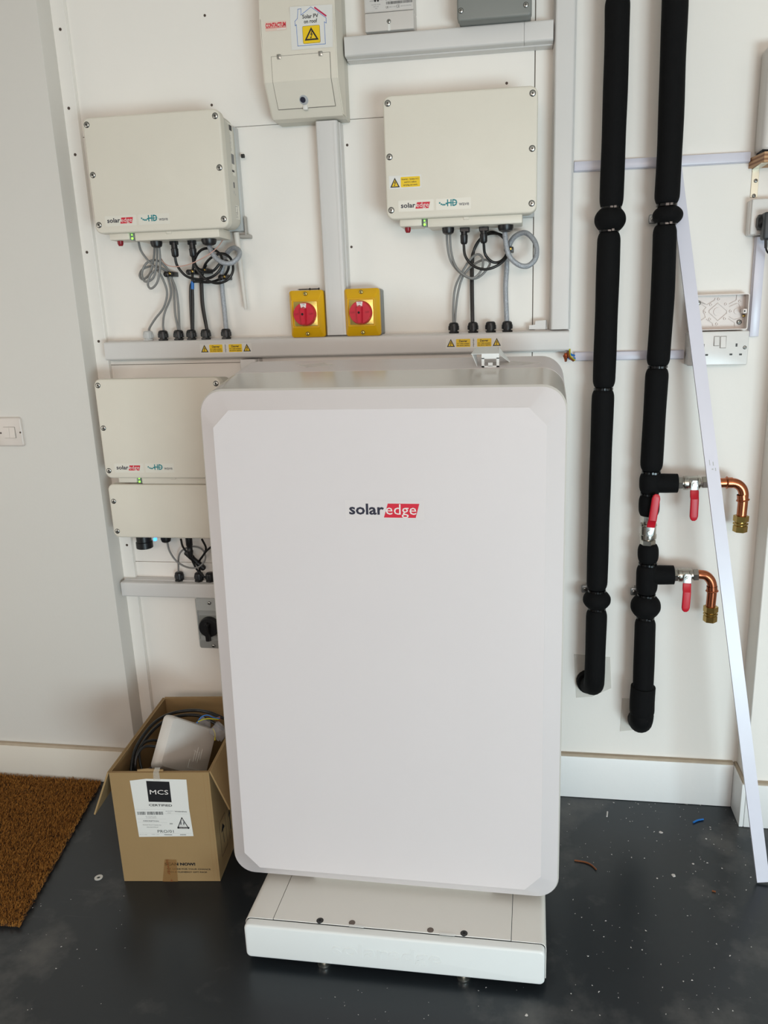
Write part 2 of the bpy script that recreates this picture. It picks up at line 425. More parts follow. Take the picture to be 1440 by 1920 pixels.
# left wall, standing proud of the boards
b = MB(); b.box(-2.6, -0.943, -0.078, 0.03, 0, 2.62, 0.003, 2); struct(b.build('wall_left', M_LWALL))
M_LSKIRT = scuffed_wall('shaded_stained_skirting', (214, 206, 194), 0.45)  # skirting paint darkened: its dimmer light and beige stains put into the colour
def skirting(name, segs, z, pm=None):
    """segs: boxes (x0,x1,y0,y1); a bead of discoloured caulk runs along the top"""
    r = struct(bpy.data.objects.new(name, None)); COL.objects.link(r); r.location = (segs[0][0], segs[0][2], 0)
    for x0, x1, y0, y1 in segs:
        b = MB(); b.box(x0, x1, y0, y1, 0.001, z-0.007, 0.002, 2); b.build('board', pm or M_SKIRT, r)
        b = MB(); b.box(x0+0.003, x1-0.0005 if x1 > .9 else x1, y0+0.003, y1, z-0.009, z, 0.002, 1); b.build('caulk_bead', M_CAULK, r)
    return r
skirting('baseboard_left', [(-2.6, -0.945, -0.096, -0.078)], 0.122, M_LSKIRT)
skirting('baseboard_back', [(-0.905, 0.926, -0.018, 0.0)], 0.148)
b = MB(); b.box(0.938, 2.6, -0.095, 0.03, 0, 2.62, 0.002, 1); struct(b.build('wall_right', M_WALL))
skirting('baseboard_right', [(0.926, 0.938, -0.112, -0.0), (0.939, 2.6, -0.112, -0.095)], 0.146)

# ================================================================== HOME BATTERY AND ITS STAND
H0, YF, TILT, YAW = 0.1329, -0.6091, 0.0483, -0.0058
def bt(x, d, z): return Vector((x, YF+TILT*z+d+YAW*x, H0+z))
bat = thing('home_battery', 'tall white home battery with rounded corners standing in the middle of the room', 'battery', bt(0, 0.12, 0))
BW, BH, BR = 0.790, 1.179, 0.052
def bring(d, inset, top, r=BR, n=8):
    h = BH+top
    out = []
    for u, v in rr(BW-2*inset, h-2*inset, max(r-inset, .004), n): out.append(bt(u, d, h/2+v))
    return out
b = MB()
b.loft([bring(0.250, .006, .047), bring(0.244, .0, .046), bring(0.136, .0, .027), bring(0.132, .004, .026)])
b.build('rear_case', M_BATT, bat, 30)
b = MB()
b.loft([bring(0.133, .006, .0255), bring(0.131, .0, .0262), bring(0.004, .0, .001), bring(0.0, .003, .0)])
b.build('front_shell', M_BATR, bat, 30)
# bevelled frame and the proud octagonal front panel
def octring(d, mrg, ch, n=8):
    w, h = BW-2*mrg, BH-2*mrg; out = []
    for sx, sy, k in ((1, 1, 0), (-1, 1, 1), (-1, -1, 0), (1, -1, 1)):
        a = (sx*w/2, sy*(h/2-ch)); c = (sx*(w/2-ch), sy*h/2)
        p0, p1 = (a, c) if k == 0 else (c, a)
        for i in range(n+1):
            t = i/n; out.append(bt(p0[0]+(p1[0]-p0[0])*t, d, BH/2+p0[1]+(p1[1]-p0[1])*t))
    return out
b = MB()
b.loft([bring(-0.0002, .0032, 0), octring(-0.0285, .0400, .037), octring(-0.0300, .0415, .0365)])
b.build('front_panel', M_BATT, bat, 24)
P = Print(); lw = 0.158
P.rect(-.006, -.011, lw+.006, .030, mat('logo_film', (217, 209, 207), 0.3, var=0), 0); solaredge(P, .002, 0, lw-.006)
pc = at(652, 965, YF+TILT*.8-.03)
zz = pc.z-H0
P.build('brand_label', bat, bt(pc.x, -0.0301, zz), (1, YAW, 0), (0, TILT, 1))
for pts in (((-.23, .20), (-.17, .215), (-.135, .19), (-.2, .175)), ((.215, .19), (.27, .2), (.34, .175), (.29, .155), (.23, .165))):
    b = MB(); b.prism([bt(x, d, BH+.0466*(d/.25)+.0008) for x, d in pts], (0, 0, .0006)); b.build('tape_residue', M_TAPER, bat)

st = thing('battery_stand', 'low white steel floor stand with small round feet under the tall battery', 'stand', (0.02, -0.6, 0))
SX0, SX1, SY0, SY1, SZ0, SZ1 = -0.326, 0.366, -0.722, -0.34, 0.019, 0.112
XL, XR = onz(522, 1700, SZ1).x, onz(960, 1720, SZ1).x
def cover(x0, x1, name, rl, rrr):
    # bent sheet: top with a rounded outer edge and a side wall
    R = 0.014; th = 0.0018
    prof = []
    if rl:
        prof += [(x0, SZ0)]+[(x0+R-R*math.cos(a*PI/12), SZ1-R+R*math.sin(a*PI/12)) for a in range(7)]+[(x1, SZ1)]
    elif rrr:
        prof += [(x0, SZ1)]+[(x1-R+R*math.sin(a*PI/12), SZ1-R+R*math.cos(a*PI/12)) for a in range(7)]+[(x1, SZ0)]
    else: prof = [(x0, SZ1), (x1, SZ1)]
    b = MB(); inner = []
    for i, (x, z) in enumerate(prof):
        a = Vector(prof[max(i-1, 0)]); c = Vector(prof[min(i+1, len(prof)-1)]); t = (c-a).normalized(); nn = Vector((t.y, -t.x))
        inner.append((x+nn.x*th, z+nn.y*th))
    poly = prof+inner[::-1]
    y0 = SY0-(0.0025 if (rl or rrr) else 0)
    b.loft([[(x, y0, z) for x, z in poly], [(x, SY1, z) for x, z in poly]])
    return b.build(name, M_STAND, st, 30)
cover(SX0, XL-.0007, 'side_cover', True, False); cover(XR+.0007, SX1, 'side_cover', False, True)
b = MB(); b.box(XL+.0007, XR-.0007, SY0-.0022, SY1, SZ1-.002, SZ1+.0004, .0004, 1)
tabs = []
for px, py in ((668, 1740), (838, 1757)):
    x = onz(px, py, SZ1).x; tabs.append(x)
b.build('top_cover', M_STAND, st)
b = MB(); b.slab((SX0+SX1)/2, .0645, SX1-SX0-.006, .089, .012, -.7465, -.7255, .006, 6, 4); fp = b.build('front_plate', M_STANDF, st, 40)
for x in tabs: b = MB(); b.box(x-.017, x+.017, -.728, SY0+.0005, SZ1+.0006, SZ1+.0016, .0004, 1); b.build('retaining_tab', M_STANDF, st)
# pressed wordmark in the front plate
zc = 0.050; x0, x1 = at(622, 1775, -.7465).x, at(828, 1790, -.7465).x
b = MB(); wv = []
vs, fs, tx0, tx1 = text_geo('solaredge', .02)
sx = (x1-x0)/(tx1-tx0)
for vx, vy in vs: wv.append(b.bm.verts.new((x0+(vx-tx0)*sx, -.7472, zc+vy*.048)))
for f in fs: b.face([wv[i] for i in f])
r_ = bmesh.ops.extrude_face_region(b.bm, geom=b.bm.faces[:]); bmesh.ops.translate(b.bm, vec=(0, .001, 0), verts=[v for v in r_['geom'] if isinstance(v, bmesh.types.BMVert)])
b.build('embossed_lettering', M_STANDF, fp)
b = MB(); b.box(SX0+.006, SX1-.006, -.7255, -.7245, .03, SZ1-.004); b.build('front_gap_strip', M_INK, st)  # black strip filling the gap behind the front plate
b = MB(); b.box(-.2, .24, -.58, -.40, SZ1+.0005, H0-.0002); b.build('battery_seat', M_STAND, st)
b = MB(); b.lathe((0, 0, 0), (0, 0, 1), [(0, .014), (.006, .016), (.009, .0155), (.0095, .0075), (.03, .0075)], 20); o = b.build('foot', M_STEEL); mf = o.data; bpy.data.objects.remove(o)
for x, y in ((-.141, -.729), (.183, -.729), (-.26, -.39), (.30, -.39)): link('foot', mf, st, (x, y, 0))
b = MB(); b.lathe((0, 0, 0), (0, 0, 1), [(-.0015, .0078), (.0006, .0074)], 18); o = b.build('plug', mat('bronze_plug', (104, 92, 84), .35, .3)); mp_ = o.data; bpy.data.objects.remove(o)
b = MB(); b.mi = 0; b.lathe((0, 0, 0), (0, 0, 1), [(-.001, .0082), (.0005, .0082)], 18); b.mi = 1; b.lathe((0, 0, .0005), (0, 0, 1), [(0, .0068), (.0004, .0066)], 16); b.mi = 0; b.lathe((0, 0, .0009), (0, 0, 1), [(0, .0036), (.0008, .003)], 8); o = b.build('bolt', [M_DARK, M_SCRH]); mb_ = o.data; bpy.data.objects.remove(o)
for px, py, me, nm in ((600, 1726, mb_, 'bolt'), (870, 1750, mb_, 'bolt'), (660, 1730, mp_, 'plug'), (807, 1744, mp_, 'plug')): link(nm, me, st, onz(px, py, SZ1+.0005))

# bent white bracket lying on top of the battery
yb = YF+TILT*BH+.20; zb = H0+BH+.0385
br = thing('bent_bracket', 'small folded white metal bracket lying on top of the tall battery', 'bracket', (at(915, 668, yb).x, yb, zb))
b = MB(); k = .0013
xa, xb_ = at(890, 662, yb).x, at(936, 662, yb).x; zt_ = at(910, 652, yb-.01).z; zm = at(910, 664, yb-.05).z; zl = at(920, 685, yb-.05).z
yf_ = yb-.055
b.loft([[(xa+.004, yb, zt_), (xb_-.004, yb, zt_), (xb_+.002, yf_, zm), (xa-.004, yf_, zm)], [(xa+.004, yb, zt_+k), (xb_-.004, yb, zt_+k), (xb_+.002, yf_-k, zm+k), (xa-.004, yf_-k, zm+k)]])
b.build('top_plate', M_STANDF, br)
b = MB(); xc0, xc1 = at(903, 668, yf_).x, at(936, 668, yf_).x; zl = zb-.012; w = .006
b.box(xc0, xc1, yf_-k, yf_, zm-.010, zm+k); b.box(xc0, xc0+w, yf_-k, yf_, zl, zm-.008); b.box(xc1-w, xc1, yf_-k, yf_, zl, zm-.008); b.box(xc0, xc1, yf_-k, yf_, zl, zl+.005)
xm = (xc0+xc1)/2; b.box(xm-.005, xm+.005, yf_-k, yf_, zl+.004, zl+.012)
b.build('front_tab', M_STANDF, br)
b = MB(); b.loft([[(xb_, yb, zt_), (xb_+.002, yf_, zm), (xb_+.026, yb-.01, zb-.002), (xb_+.024, yb+.005, zb)], [(xb_-k, yb, zt_), (xb_+.002-k, yf_, zm), (xb_+.026-k, yb-.01, zb-.004), (xb_+.024-k, yb+.005, zb-.002)]]); b.build('side_flap', M_STANDF, br)
b = MB(); b.loft([[(xa, yb, zt_), (xa-.002, yf_, zm), (xa+.008, yf_+.01, zb-.009), (xa+.006, yb, zb-.003)], [(xa+k, yb, zt_), (xa-.002+k, yf_, zm), (xa+.008+k, yf_+.01, zb-.009), (xa+.006+k, yb, zb-.003)]]); b.build('side_flap', M_STANDF, br)

# ================================================================== INVERTERS
def inverter(lab, x0, z0, side_print, warn, sd=.0165):
    """370 x 280 x 142 mm wall inverter; x0,z0: lower left corner of the cover"""
    w, h, yf = .370, .280, -.142; cx, cz = x0+w/2, z0+h/2
    t = thing('solar_inverter', lab, 'inverter', (cx, 0, z0), 'wall inverters')
    b = MB(); b.slab(cx, cz, w, h, .019, yf, -.118, .005, 6, 4); b.build('cover', M_INV, t, 45)
    b = MB()
    def rg(i, y, dz=0): return [(cx+u, y, cz+v+dz) for u, v in rr(w-2*i, h-2*i, .02, 5)]
    b.loft([rg(.012, -.022), rg(.005, -.05), rg(.003, -.116), rg(.004, -.119)]); b.build('housing', M_INVB, t, 45)
    b = MB(); b.box(cx-.15, cx+.178, -.022, 0, cz-.135, cz+.125, .003, 1); b.build('wall_bracket', M_GLG, t)
    for u in (-w/2+.0125, w/2-.0125):
        for v in (h/2-.017, .004, -h/2+.022): link('screw', ME_SCREW, t, (cx+u, yf, cz+v))
    P = Print(); P.rect(0, 0, .088, .026, M_LABC, 0, .002); P.rect(.094, 0, .180, .026, M_LABC, 0, .002)
    solaredge(P, .006, .0092, .073); hdwave(P, .101, .0085, .074)
    P.build('brand_label', t, (x0+.031, yf, z0+.017))
    if warn:
        P = Print(); P.rect(0, 0, .080, .030, M_LABW, 0); P.triangle(.0145, .0035, .024, .0225, 1); P.rect(.029, .003, .077, .0265, M_YELS, 1, .002)
        for i, s in enumerate(('Inverter - Isolate A.C.', 'and D.C. before', 'carrying out work.')): P.text(s, .053, .0195-.0066*i, .0036, M_INK, (.043, .030, .036)[i], 2, align='c', bold=.02)
        P.build('warning_label', t, (at(730, 355, yf).x, yf, at(730, 355, yf).z))
    # under-tray with switch, indicator and cable entries
    b = MB()
    b.box(x0+.030, x0+.086, -.128, -.06, z0-.016, z0+.004, .003, 2); b.box(x0+.100, x0+.335, -.126, -.045, z0-.020, z0+.004, .003, 2)
    b.box(x0+.190, x0+.205, -.1285, -.12, z0-.006, z0+.001, .001, 1)
    b.build('under_tray', M_INV, t)
    b = MB(); b.lathe((x0+.047, -.105, z0-.012), (x0+.047, -.105, z0-1), [(0, .008), (sd*.7, .0075), (sd, .005)], 14); b.build('rotary_switch', M_DRED, t)
    b = MB(); b.box(x0+.087, x0+.099, -.125, -.10, z0-.018, z0+.002, .002, 2); b.build('indicator_window', M_LENS, t)
    b = MB(); b.cyl((x0+.093, -.1252, z0-.013), (x0+.093, -.1262, z0-.013), .0028, 10); b.cyl((x0+.093, -.1252, z0-.004), (x0+.093, -.1262, z0-.004), .0018, 10); b.build('green_led', M_GREEN, t)
    if side_print:
        X = x0+w-.0045
        P = Print(); P.rect(0, 0, .052, .125, M_LABC, 0); rnd = random.Random(3)
        for i in range(18): P.rect(.004, .118-i*.0042, .004+rnd.uniform(.012, .026), .1195-i*.0042, M_GINK, 1)
        for i in range(10): P.rect(.030, .095-i*.004, .030+rnd.uniform(.004, .010), .0965-i*.004, M_LINK, 1)
        P.rect(.030, .028, .048, .052, M_GINK, 1); P.rect(.030, .108, .048, .121, M_INK, 1); P.rect(.004, .008, .044, .013, M_INK, 1)
        P.build('rating_label', t, (X, -.105, z0+.137), (0, 1, 0), (0, 0, 1))
        P = Print(); P.rect(0, .0, .007, .014, M_NAVY, 1); P.rect(-.008, -.014, -.006, -.006, M_LINK, 1); P.rect(-.004, -.014, .002, -.007, M_LINK, 1); P.rect(.008, -.018, .011, -.013, M_LINK, 1)
        P.build('side_mark', t, (X, -.075, z0+.106), (0, 1, 0), (0, 0, 1))
        P = Print(); P.rect(0, 0, .030, .034, M_LABC, 0)
        for i in range(4): P.rect(.003, .003+i*.004, .020, .004+i*.004, M_GINK, 1)
        P.line([(.004, .018), (.004, .031), (.022, .031)], .001, M_GINK, 1); P.rect(.016, .014, .018, .028, M_GINK, 1)
        P.build('side_label', t, (X, -.078, z0+.030), (0, 1, 0), (0, 0, 1))
        b = MB(); b.cyl((x0+w+.004, -.022, z0+.192), (x0+w+.012, -.022, z0+.192), .005, 12); b.build('side_screw', M_SCRH, t)
        b = MB(); b.box(x0+w-.02, x0+w+.010, -.026, 0, z0-.014, z0-.004, .002, 1); b.box(x0+w-.002, x0+w+.002, -.026, -.008, z0-.008, z0+.042, .0015, 2); b.build('lock_lug', mat('dull_zinc', (176, 172, 166), .5, .4), t)
    return t
pL = at(180, 437, -.142); pR = at(733, 412, -.142); pB = at(198, 897, -.142)
i1 = inverter('white solar inverter with printed labels on its right side, upper left of wall', -.822, 1.689, True, False)
i2 = inverter('white solar inverter with small yellow warning sticker, right of the centre trunking', -.040, 1.690, False, True)
i3 = inverter('white solar inverter partly behind the tall battery, below the long trunking', -.884, 1.031, False, False, .006)

def under_gland(t, px, py, yy, r=.0185, zt=None):
    p = at(px, py, yy); zt = p.z+.010 if zt is None else zt; b = MB(); b.lathe((p.x, yy, zt), (p.x, yy, p.z-1), [(0, r), (.013, r), (.020, r*.86), (.023, r*.55)], 18); b.build('cable_entry', M_BLK, t)
    return p
under_gland(i1, 292, 444, -.098, .0155, 1.676); under_gland(i1, 391, 442, -.098, .0195, 1.676)
under_gland(i2, 840, 417, -.098, .0155, 1.677); under_gland(i2, 948, 413, -.098, .0195, 1.677)
# mc4 style cable plugs
def plug(t, top, bot, yy, ybox=False):
    a = at(*top, yy); c = at(*bot, yy); L = (c-a).length; b = MB()
    b.lathe(a, c, [(-.008, .0095), (L*.22, .0095), (L*.25, .0082), (L*.55, .0082), (L*.57, .0098), (L*.92, .0092), (L, .0065)], 14)
    for s in (-1, 1): b.box(a.x+s*.0085-.002, a.x+s*.0085+.002, yy-.006, yy+.006, a.z-L*.36, a.z-L*.05, .001, 1)
    if ybox: b.box(a.x-.010, a.x+.014, yy-.008, yy+.012, a.z-L*.45, a.z+.006, .002, 1)
    b.build('cable_plug', M_BLK, t, 35)
plug(i1, (325, 446), (329, 482), -.08); plug(i1, (359, 446), (363, 482), -.08)
plug(i2, (870, 418), (870, 458), -.08, True); plug(i2, (906, 417), (907, 456), -.08, True)

# antenna rod hanging under the upper left inverter
a = at(444, 445, -.03); c = at(461, 580, -.03)
b = MB(); b.lathe(a, c, [(-.012, .008), (.004, .008), (.006, .0075), ((c-a).length-.006, .0052), ((c-a).length, .004)], 14)
prop(b.build('antenna', mat('antenna_white', (214, 208, 200), .4), base=a), 'slim off-white antenna rod hanging below the right end of the upper left inverter', 'antenna')

# battery interface box under the third inverter
x0, z0, w, h = -.896, .848, .372, .161
ib = thing('connection_unit', 'low wide white electrical box with two left screws, directly below the lowest inverter', 'electrical box', (x0+w/2, 0, z0))
b = MB(); b.slab(x0+w/2, z0+h/2, w, h, .018, -.12, -.098, .005, 6, 4); b.build('cover', M_INV, ib, 45)
b = MB(); b.slab(x0+w/2, z0+h/2, w-.010, h-.010, .016, -.099, 0, .002); b.build('housing', M_INVB, ib, 45)
for px, py in ((213, 940), (220, 996)): link('screw', ME_SCREW, ib, at(px, py, -.12))
for dx in (w-.016,): 
    for dz in (.1, .03): link('screw', ME_SCREW, ib, (x0+dx, -.12, z0+dz))
p = at(270, 1012, -.06); b = MB(); b.lathe((p.x, -.06, p.z+.012), (p.x, -.06, p.z-1), [(0, .022), (.016, .022), (.018, .0245), (.036, .0245), (.038, .021)], 24); b.build('blanking_cap', M_BLK, ib)
p = at(291, 1012, -.09); b = MB(); b.box(p.x-.004, p.x+.004, -.095, -.085, p.z-.003, p.z+.006, .001, 1); b.build('blue_led', M_BLED, ib)
under_gland(ib, 311, 1009, -.06, .015)
b = MB(); a, c = at(354, 1010, -.07), at(357, 1045, -.07); b.lathe(a, c, [(-.006, .010), (.02, .010), (.022, .0085), (.036, .0085), (.038, .010), ((c-a).length, .007)], 12); b.build('cable_plug', M_BLK, ib)

# ================================================================== TRUNKING
def trunk(lab, x0, x1, z0, z1, yf, horiz=True, lip=.003, name='cable_trunking', joints=()):
    t = thing(name, lab, 'trunking', ((x0+x1)/2, 0, z0))
    r = .006; d = abs(yf)
    b = MB()
    if horiz:
        b.box(x0, x1, -d*.55, 0, z0-lip, z1+lip, .001, 1)
    else: b.box(x0-lip, x1+lip, -d*.55, 0, z0, z1, .001, 1)
    b.build('base', M_TRK, t)
    cuts = ([x0]+list(joints)+[x1]) if horiz else ([z0]+list(joints)+[z1])
    for a, c in zip(cuts, cuts[1:]):
        b = MB(); n = 6; e = .0004
        def pr(lo, hi):
            q = [(lo, 0.0)]+[(lo+r-r*math.cos(k*PI/2/n), yf+r-r*math.sin(k*PI/2/n)) for k in range(n+1)]+[(hi-r+r*math.sin(k*PI/2/n), yf+r-r*math.cos(k*PI/2/n)) for k in range(n+1)]+[(hi, 0.0)]
            return [(u, min(v, -.001)) for u, v in q]
        if horiz: prf = pr(z0, z1); b.loft([[(a+e, y, z) for z, y in prf], [(c-e, y, z) for z, y in prf]])
        else: prf = pr(x0, x1); b.loft([[(x, y, a+e) for x, y in prf], [(x, y, c-e) for x, y in prf]])
        b.build('lid', M_TRK, t, 30)
    return t
xj = at(983, 60, -.055).x
t_up = trunk('white trunking running level along the top, between fuse box and tall right trunking', at(645, 80, -.055).x, at(1038, 50, -.055).x, 2.087, 2.133, -.055, joints=(xj,))
t_rt = trunk('tall white vertical trunking just left of the black pipes', .369, .4175, 1.4125, 2.6, -.055, False)
t_ct = trunk('white vertical trunking dropping from the fuse box between the two yellow switches', -.233, -.176, 1.4125, 1.9455, -.055, False, joints=())
t_mn = trunk('long white horizontal trunking crossing the wall above the tall battery', -.890, .4175, 1.358, 1.409, -.055)
t_lo = trunk('short white vertical trunking below the long one, half hidden by the battery', at(450, 690, -.05).x, at(480, 690, -.05).x, .70, 1.353, -.05, False)
t_bt = trunk('white horizontal trunking with cable glands low on the left wall, above the grey switch', -.934, -.38, .637, .684, -.055)
# pencil score lines on the centre trunking edge: a thin ridge each side
b = MB(); b.box(-.224, -.222, -.0558, -.05, 1.415, 1.94); b.box(-.187, -.185, -.0558, -.05, 1.415, 1.94); b.build('ridge', M_TRK, t_ct)
GL = []
for px, me in ((279, ME_GLG), (307, ME_GLB), (336, ME_GLB), (360, ME_GLB), (387, ME_GLB), (425, ME_GLB), (851, ME_GLB), (887, ME_GLB), (920, ME_GLB), (951, ME_GLB)):
    py = 640-(px-200)*.0208
    p = at(px, py, -.03); o = link('cable_gland', me, t_mn, (p.x, -.03, 1.409)); GL.append(o)
    if me is ME_GLG: o['label'] = 'pale grey cable gland'
for px, py in ((336, 1078), (373, 1079), (394, 1081)):
    p = at(px, py, -.025); link('cable_gland', ME_GLB, t_bt, (p.x, -.025, .684))
def danger(t, px0, px1, pyc0, pyc1, yf):
    a = at(px0, pyc0, yf); c = at(px1, pyc1, yf); w = c.x-a.x; h = w*.178
    P = Print(); P.rect(0, 0, w, h, M_LABW, 0)
    for fl in (0, 1):
        X = (lambda u: w-u) if fl else (lambda u: u)
        P.triangle(X(.09*w), h*.16, w*.145, h*.78, 1)
        xa, xb = sorted((X(.185*w), X(.44*w))); P.rect(xa, h*.13, xb, h*.92, M_YELS, 1, h*.07)
        xm = (xa+xb)/2; P.text('Danger', xm, h*.62, h*.2, M_INK, (xb-xa)*.58, 2, bold=.03, align='c')
        P.text('D.C. Cable containing', xm, h*.42, h*.10, M_INK, (xb-xa)*.88, 2, bold=.03, align='c'); P.text('live during daylight', xm, h*.24, h*.10, M_INK, (xb-xa)*.88, 2, bold=.03, align='c')
    for k in range(7): P.rect(w*.489-.0005*(k % 2), h*(.12+.12*k), w*.502+.0005*(k % 3), h*(.21+.12*k), M_GINK, 1)
    P.build('warning_label', t, (a.x, yf, (a.z+c.z)/2-h/2))
danger(t_mn, 375, 472, 654, 653, -.055); danger(t_mn, 836, 941, 644.5, 641.5, -.055)

# ================================================================== FUSE BOX, METER, JUNCTION BOX
cx0, cx1 = -.340, -.152
zt = 2.34; zm_ = at(560, 30, -.12).z; zl_ = at(560, 151, -.12).z; zb_ = 1.950; zbb = at(525, 239, 0).z
cu = thing('fuse_box', 'white fuse box with warning sticker and small hinged flap, top centre of wall', 'fuse box', (cx0+.09, 0, zb_))
b = MB(); prof = [(-.046, zt), (-.085, zt), (-.112, zm_+.06), (-.12, zm_), (-.12, zl_), (-.078, zb_+.004), (-.074, zb_), (-.046, zb_-.002)]
b.loft([[(cx0, y, z) for y, z in prof], [(cx1, y, z) for y, z in prof]])
bmesh.ops.bevel(b.bm, geom=[e for e in b.bm.edges if abs(e.verts[0].co.x-e.verts[1].co.x) < 1e-6 and min(e.verts[0].co.y, e.verts[1].co.y) < -.06], offset=.003, segments=2, affect='EDGES')
b.build('front_cover', M_INV, cu, 25)
b = MB(); b.box(cx0+.002, cx1-.001, -.0465, 0, zbb, zt, .002, 1); b.build('base', M_INVB, cu)
# hinged flap across the two facets, with a thin shadow gap
fx0, fx1 = at(509, 107, -.12).x, at(618, 98, -.12).x; fz1 = at(560, 103, -.12).z
nl = Vector((0, -(zl_-zb_), -.042)).normalized()   # outward normal of the lower facet
tl = (zl_-at(570, 201, -.095).z)/(zl_-zb_)
def facet(t): return (-.12+.042*t, zl_-(zl_-zb_)*t)
def flapmesh(x0, x1, z1, t, off, th):
    ya, za = facet(t)
    pr_ = [(-.12-off, z1), (-.12-off, zl_), (ya-off, za)]
    bk = [(y+th, z) for y, z in pr_][::-1]
    q = MB(); q.loft([[(x0, y, z) for y, z in pr_+bk], [(x1, y, z) for y, z in pr_+bk]]); return q
flapmesh(fx0-.0012, fx1+.0012, fz1+.0012, tl+.014, .0003, .001).build('flap_gap', M_GAP, cu)
fl = flapmesh(fx0, fx1, fz1, tl, .0016, .0015).build('flap', M_INV, cu, 25)
for px, py in ((523, 106), (601, 100)):
    p = at(px, py, -.1225); b = MB(); b.box(p.x-.005, p.x+.005, -.1245, -.1195, p.z-.006, p.z+.005, .0015, 2); b.build('hinge', M_STEEL, fl)
tk = (zl_-at(570, 187, -.105).z)/(zl_-zb_); yk, zk = facet(tk); p = at(570, 187, yk)
b = MB(); b.mi = 0; b.lathe((p.x, yk, p.z), Vector((p.x, yk, p.z))+nl, [(-.002, .0118), (.0025, .0115), (.003, .010)], 22); b.mi = 1
q = Vector((p.x, yk, p.z))+nl*.003; b.lathe(q+Vector((-.0022, 0, .0008)), q+Vector((-.0022, 0, .0008))+nl, [(0, .0072), (.0008, .0068)], 20); b.build('lock', [mat('lock_grey', (176, 178, 180), .3), M_NAVY], fl)
p = at(572, 201, yk); b = MB(); b.box(p.x-.006, p.x+.006, yk-.001, yk+.012, p.z-.006, p.z+.006, .003, 2); b.build('pull_tab', M_LABW, fl)
o_ = at(498, 59, -.12)
P = Print(); wdt = at(537, 50, -.12).x-o_.x; P.rect(0, 0, wdt, .020, mat('badge', (228, 200, 186), .15, var=0), 0, .001); P.text('CONTACTUM', .001, .0075, .0092, M_REDI, wdt-.002, 1, bold=.05); P.rect(.001, .0055, wdt-.001, .0064, M_REDI, 1); P.rect(wdt*.55, .0015, wdt-.002, .0035, M_WHI, 1)
P.build('brand_badge', cu, (o_.x, -.1203, o_.z))
o_ = Vector((at(546, 92, -.1206).x, -.1206, at(546, 92, -.1206).z))
def PX(px, py): q = at(px, py, o_.y); return (q.x-o_.x, q.z-o_.z)
P = Print(); P.poly([PX(547, 94), PX(624, 88), PX(623, 8), PX(543, 13)], M_LABW, 0)
hs = [(565, 622), (545, 335), (530, 350), (525, 290), (560, 250), (565, 125), (607, 118), (607, 205), (740, 95), (945, 240), (948, 312), (922, 295), (938, 592)]
P.line([PX(480+u/7.2, v/7.2) for u, v in hs], .0011, M_BLUI, 1, True)
P.line([PX(480+u/7.2, v/7.2) for u, v in ((795, 105), (942, 212))], .0036, M_MAGI, 1)
rt_ = math.atan2(PX(620, 34)[1]-PX(565, 37)[1], PX(620, 34)[0]-PX(565, 37)[0])
u, v = PX(567, 35); P.text('Solar PV', u, v, .0082, M_INK, PX(597, 30)[0]-u, 2, bold=.02)
u, v = PX(570, 44); P.text('on roof', u, v, .0082, M_INK, PX(595, 42)[0]-u, 2, bold=.02)
a_ = PX(569, 82); c_ = PX(599, 47); P.rect(a_[0]-.0006, a_[1]-.0006, c_[0]+.0006, c_[1]+.0006, M_INK, 1, .003); P.rect(a_[0], a_[1], c_[0], c_[1], M_YELS, 2, .0025)
P.triangle((a_[0]+c_[0])/2, a_[1]+.006, (c_[0]-a_[0])*.84, (c_[1]-a_[1])*.76, 3)
P.build('warning_sticker', cu, o_)

mx0, mx1 = at(684, 40, -.05).x, at(776, 40, -.05).x; mz0 = at(730, 57, -.05).z; mz1 = at(730, 21, -.05).z
mt = thing('electricity_meter', 'white electricity meter with printed barcode plate, above the top level trunking', 'meter', ((mx0+mx1)/2, 0, mz0))
b = MB(); b.slab((mx0+mx1)/2, mz1+.075, mx1-mx0, .15, .003, -.051, 0, .0015); b.build('case', M_LID, mt)
b = MB(); b.slab((mx0+mx1)/2, (mz0+mz1)/2-.0005, mx1-mx0, mz1-mz0-.001, .002, -.0505, 0, .002); b.build('terminal_cover', M_LID, mt)
P = Print(); Wm = mx1-mx0; P.rect(0, 0, Wm-.008, .06, mat('meter_plate', (206, 202, 198), .35, var=0), 0)
for x in (.024, .031): P.poly([(x+.0028*math.cos(k*PI/6), .022+.0032*math.sin(k*PI/6)) for k in range(12)], M_INK, 1)
P.text('8888888', .010, .0205, .002, M_GINK, .011, 1); P.text('8888888', .037, .0215, .002, M_GINK, .011, 1)
for i, s in enumerate(('ELECTRIC METER', 'IEC 62', '50')): P.text(s, .026, .012-.0042*i, .0022, M_GINK, (.022, .012, .005)[i], 1, align='c')
P.text('EML2009033924', .050, .020, .0042, M_GINK, .046, 1); P.bars(.051, .0115, .116 if Wm > .12 else Wm-.012, .0175, M_INK, 1, 5, .0006); P.text('CE', .076, .003, .006, M_INK, .008, 1); P.text('UK', .050, .003, .005, M_INK, .007, 1); P.text('2014/32 0120 M21', .087, .0045, .0025, M_GINK, .026, 1); P.text('0086 21 M20', .058, .0045, .0022, M_GINK, .016, 1)
P.rect(.050, .029, .080, .034, M_INK, 1)
P.build('rating_plate', mt, (mx0+.004, -.0512, mz1+.003))
p = at(729, 40, -.0505); link('screw', ME_XSTL, mt, p).scale = (.8, .8, .8)
b = MB(); b.box(p.x-.0035, p.x+.0035, -.0518, -.05, mz0-.001, p.z-.006, .0006, 1); b.build('seal_tab', M_LABW, mt)

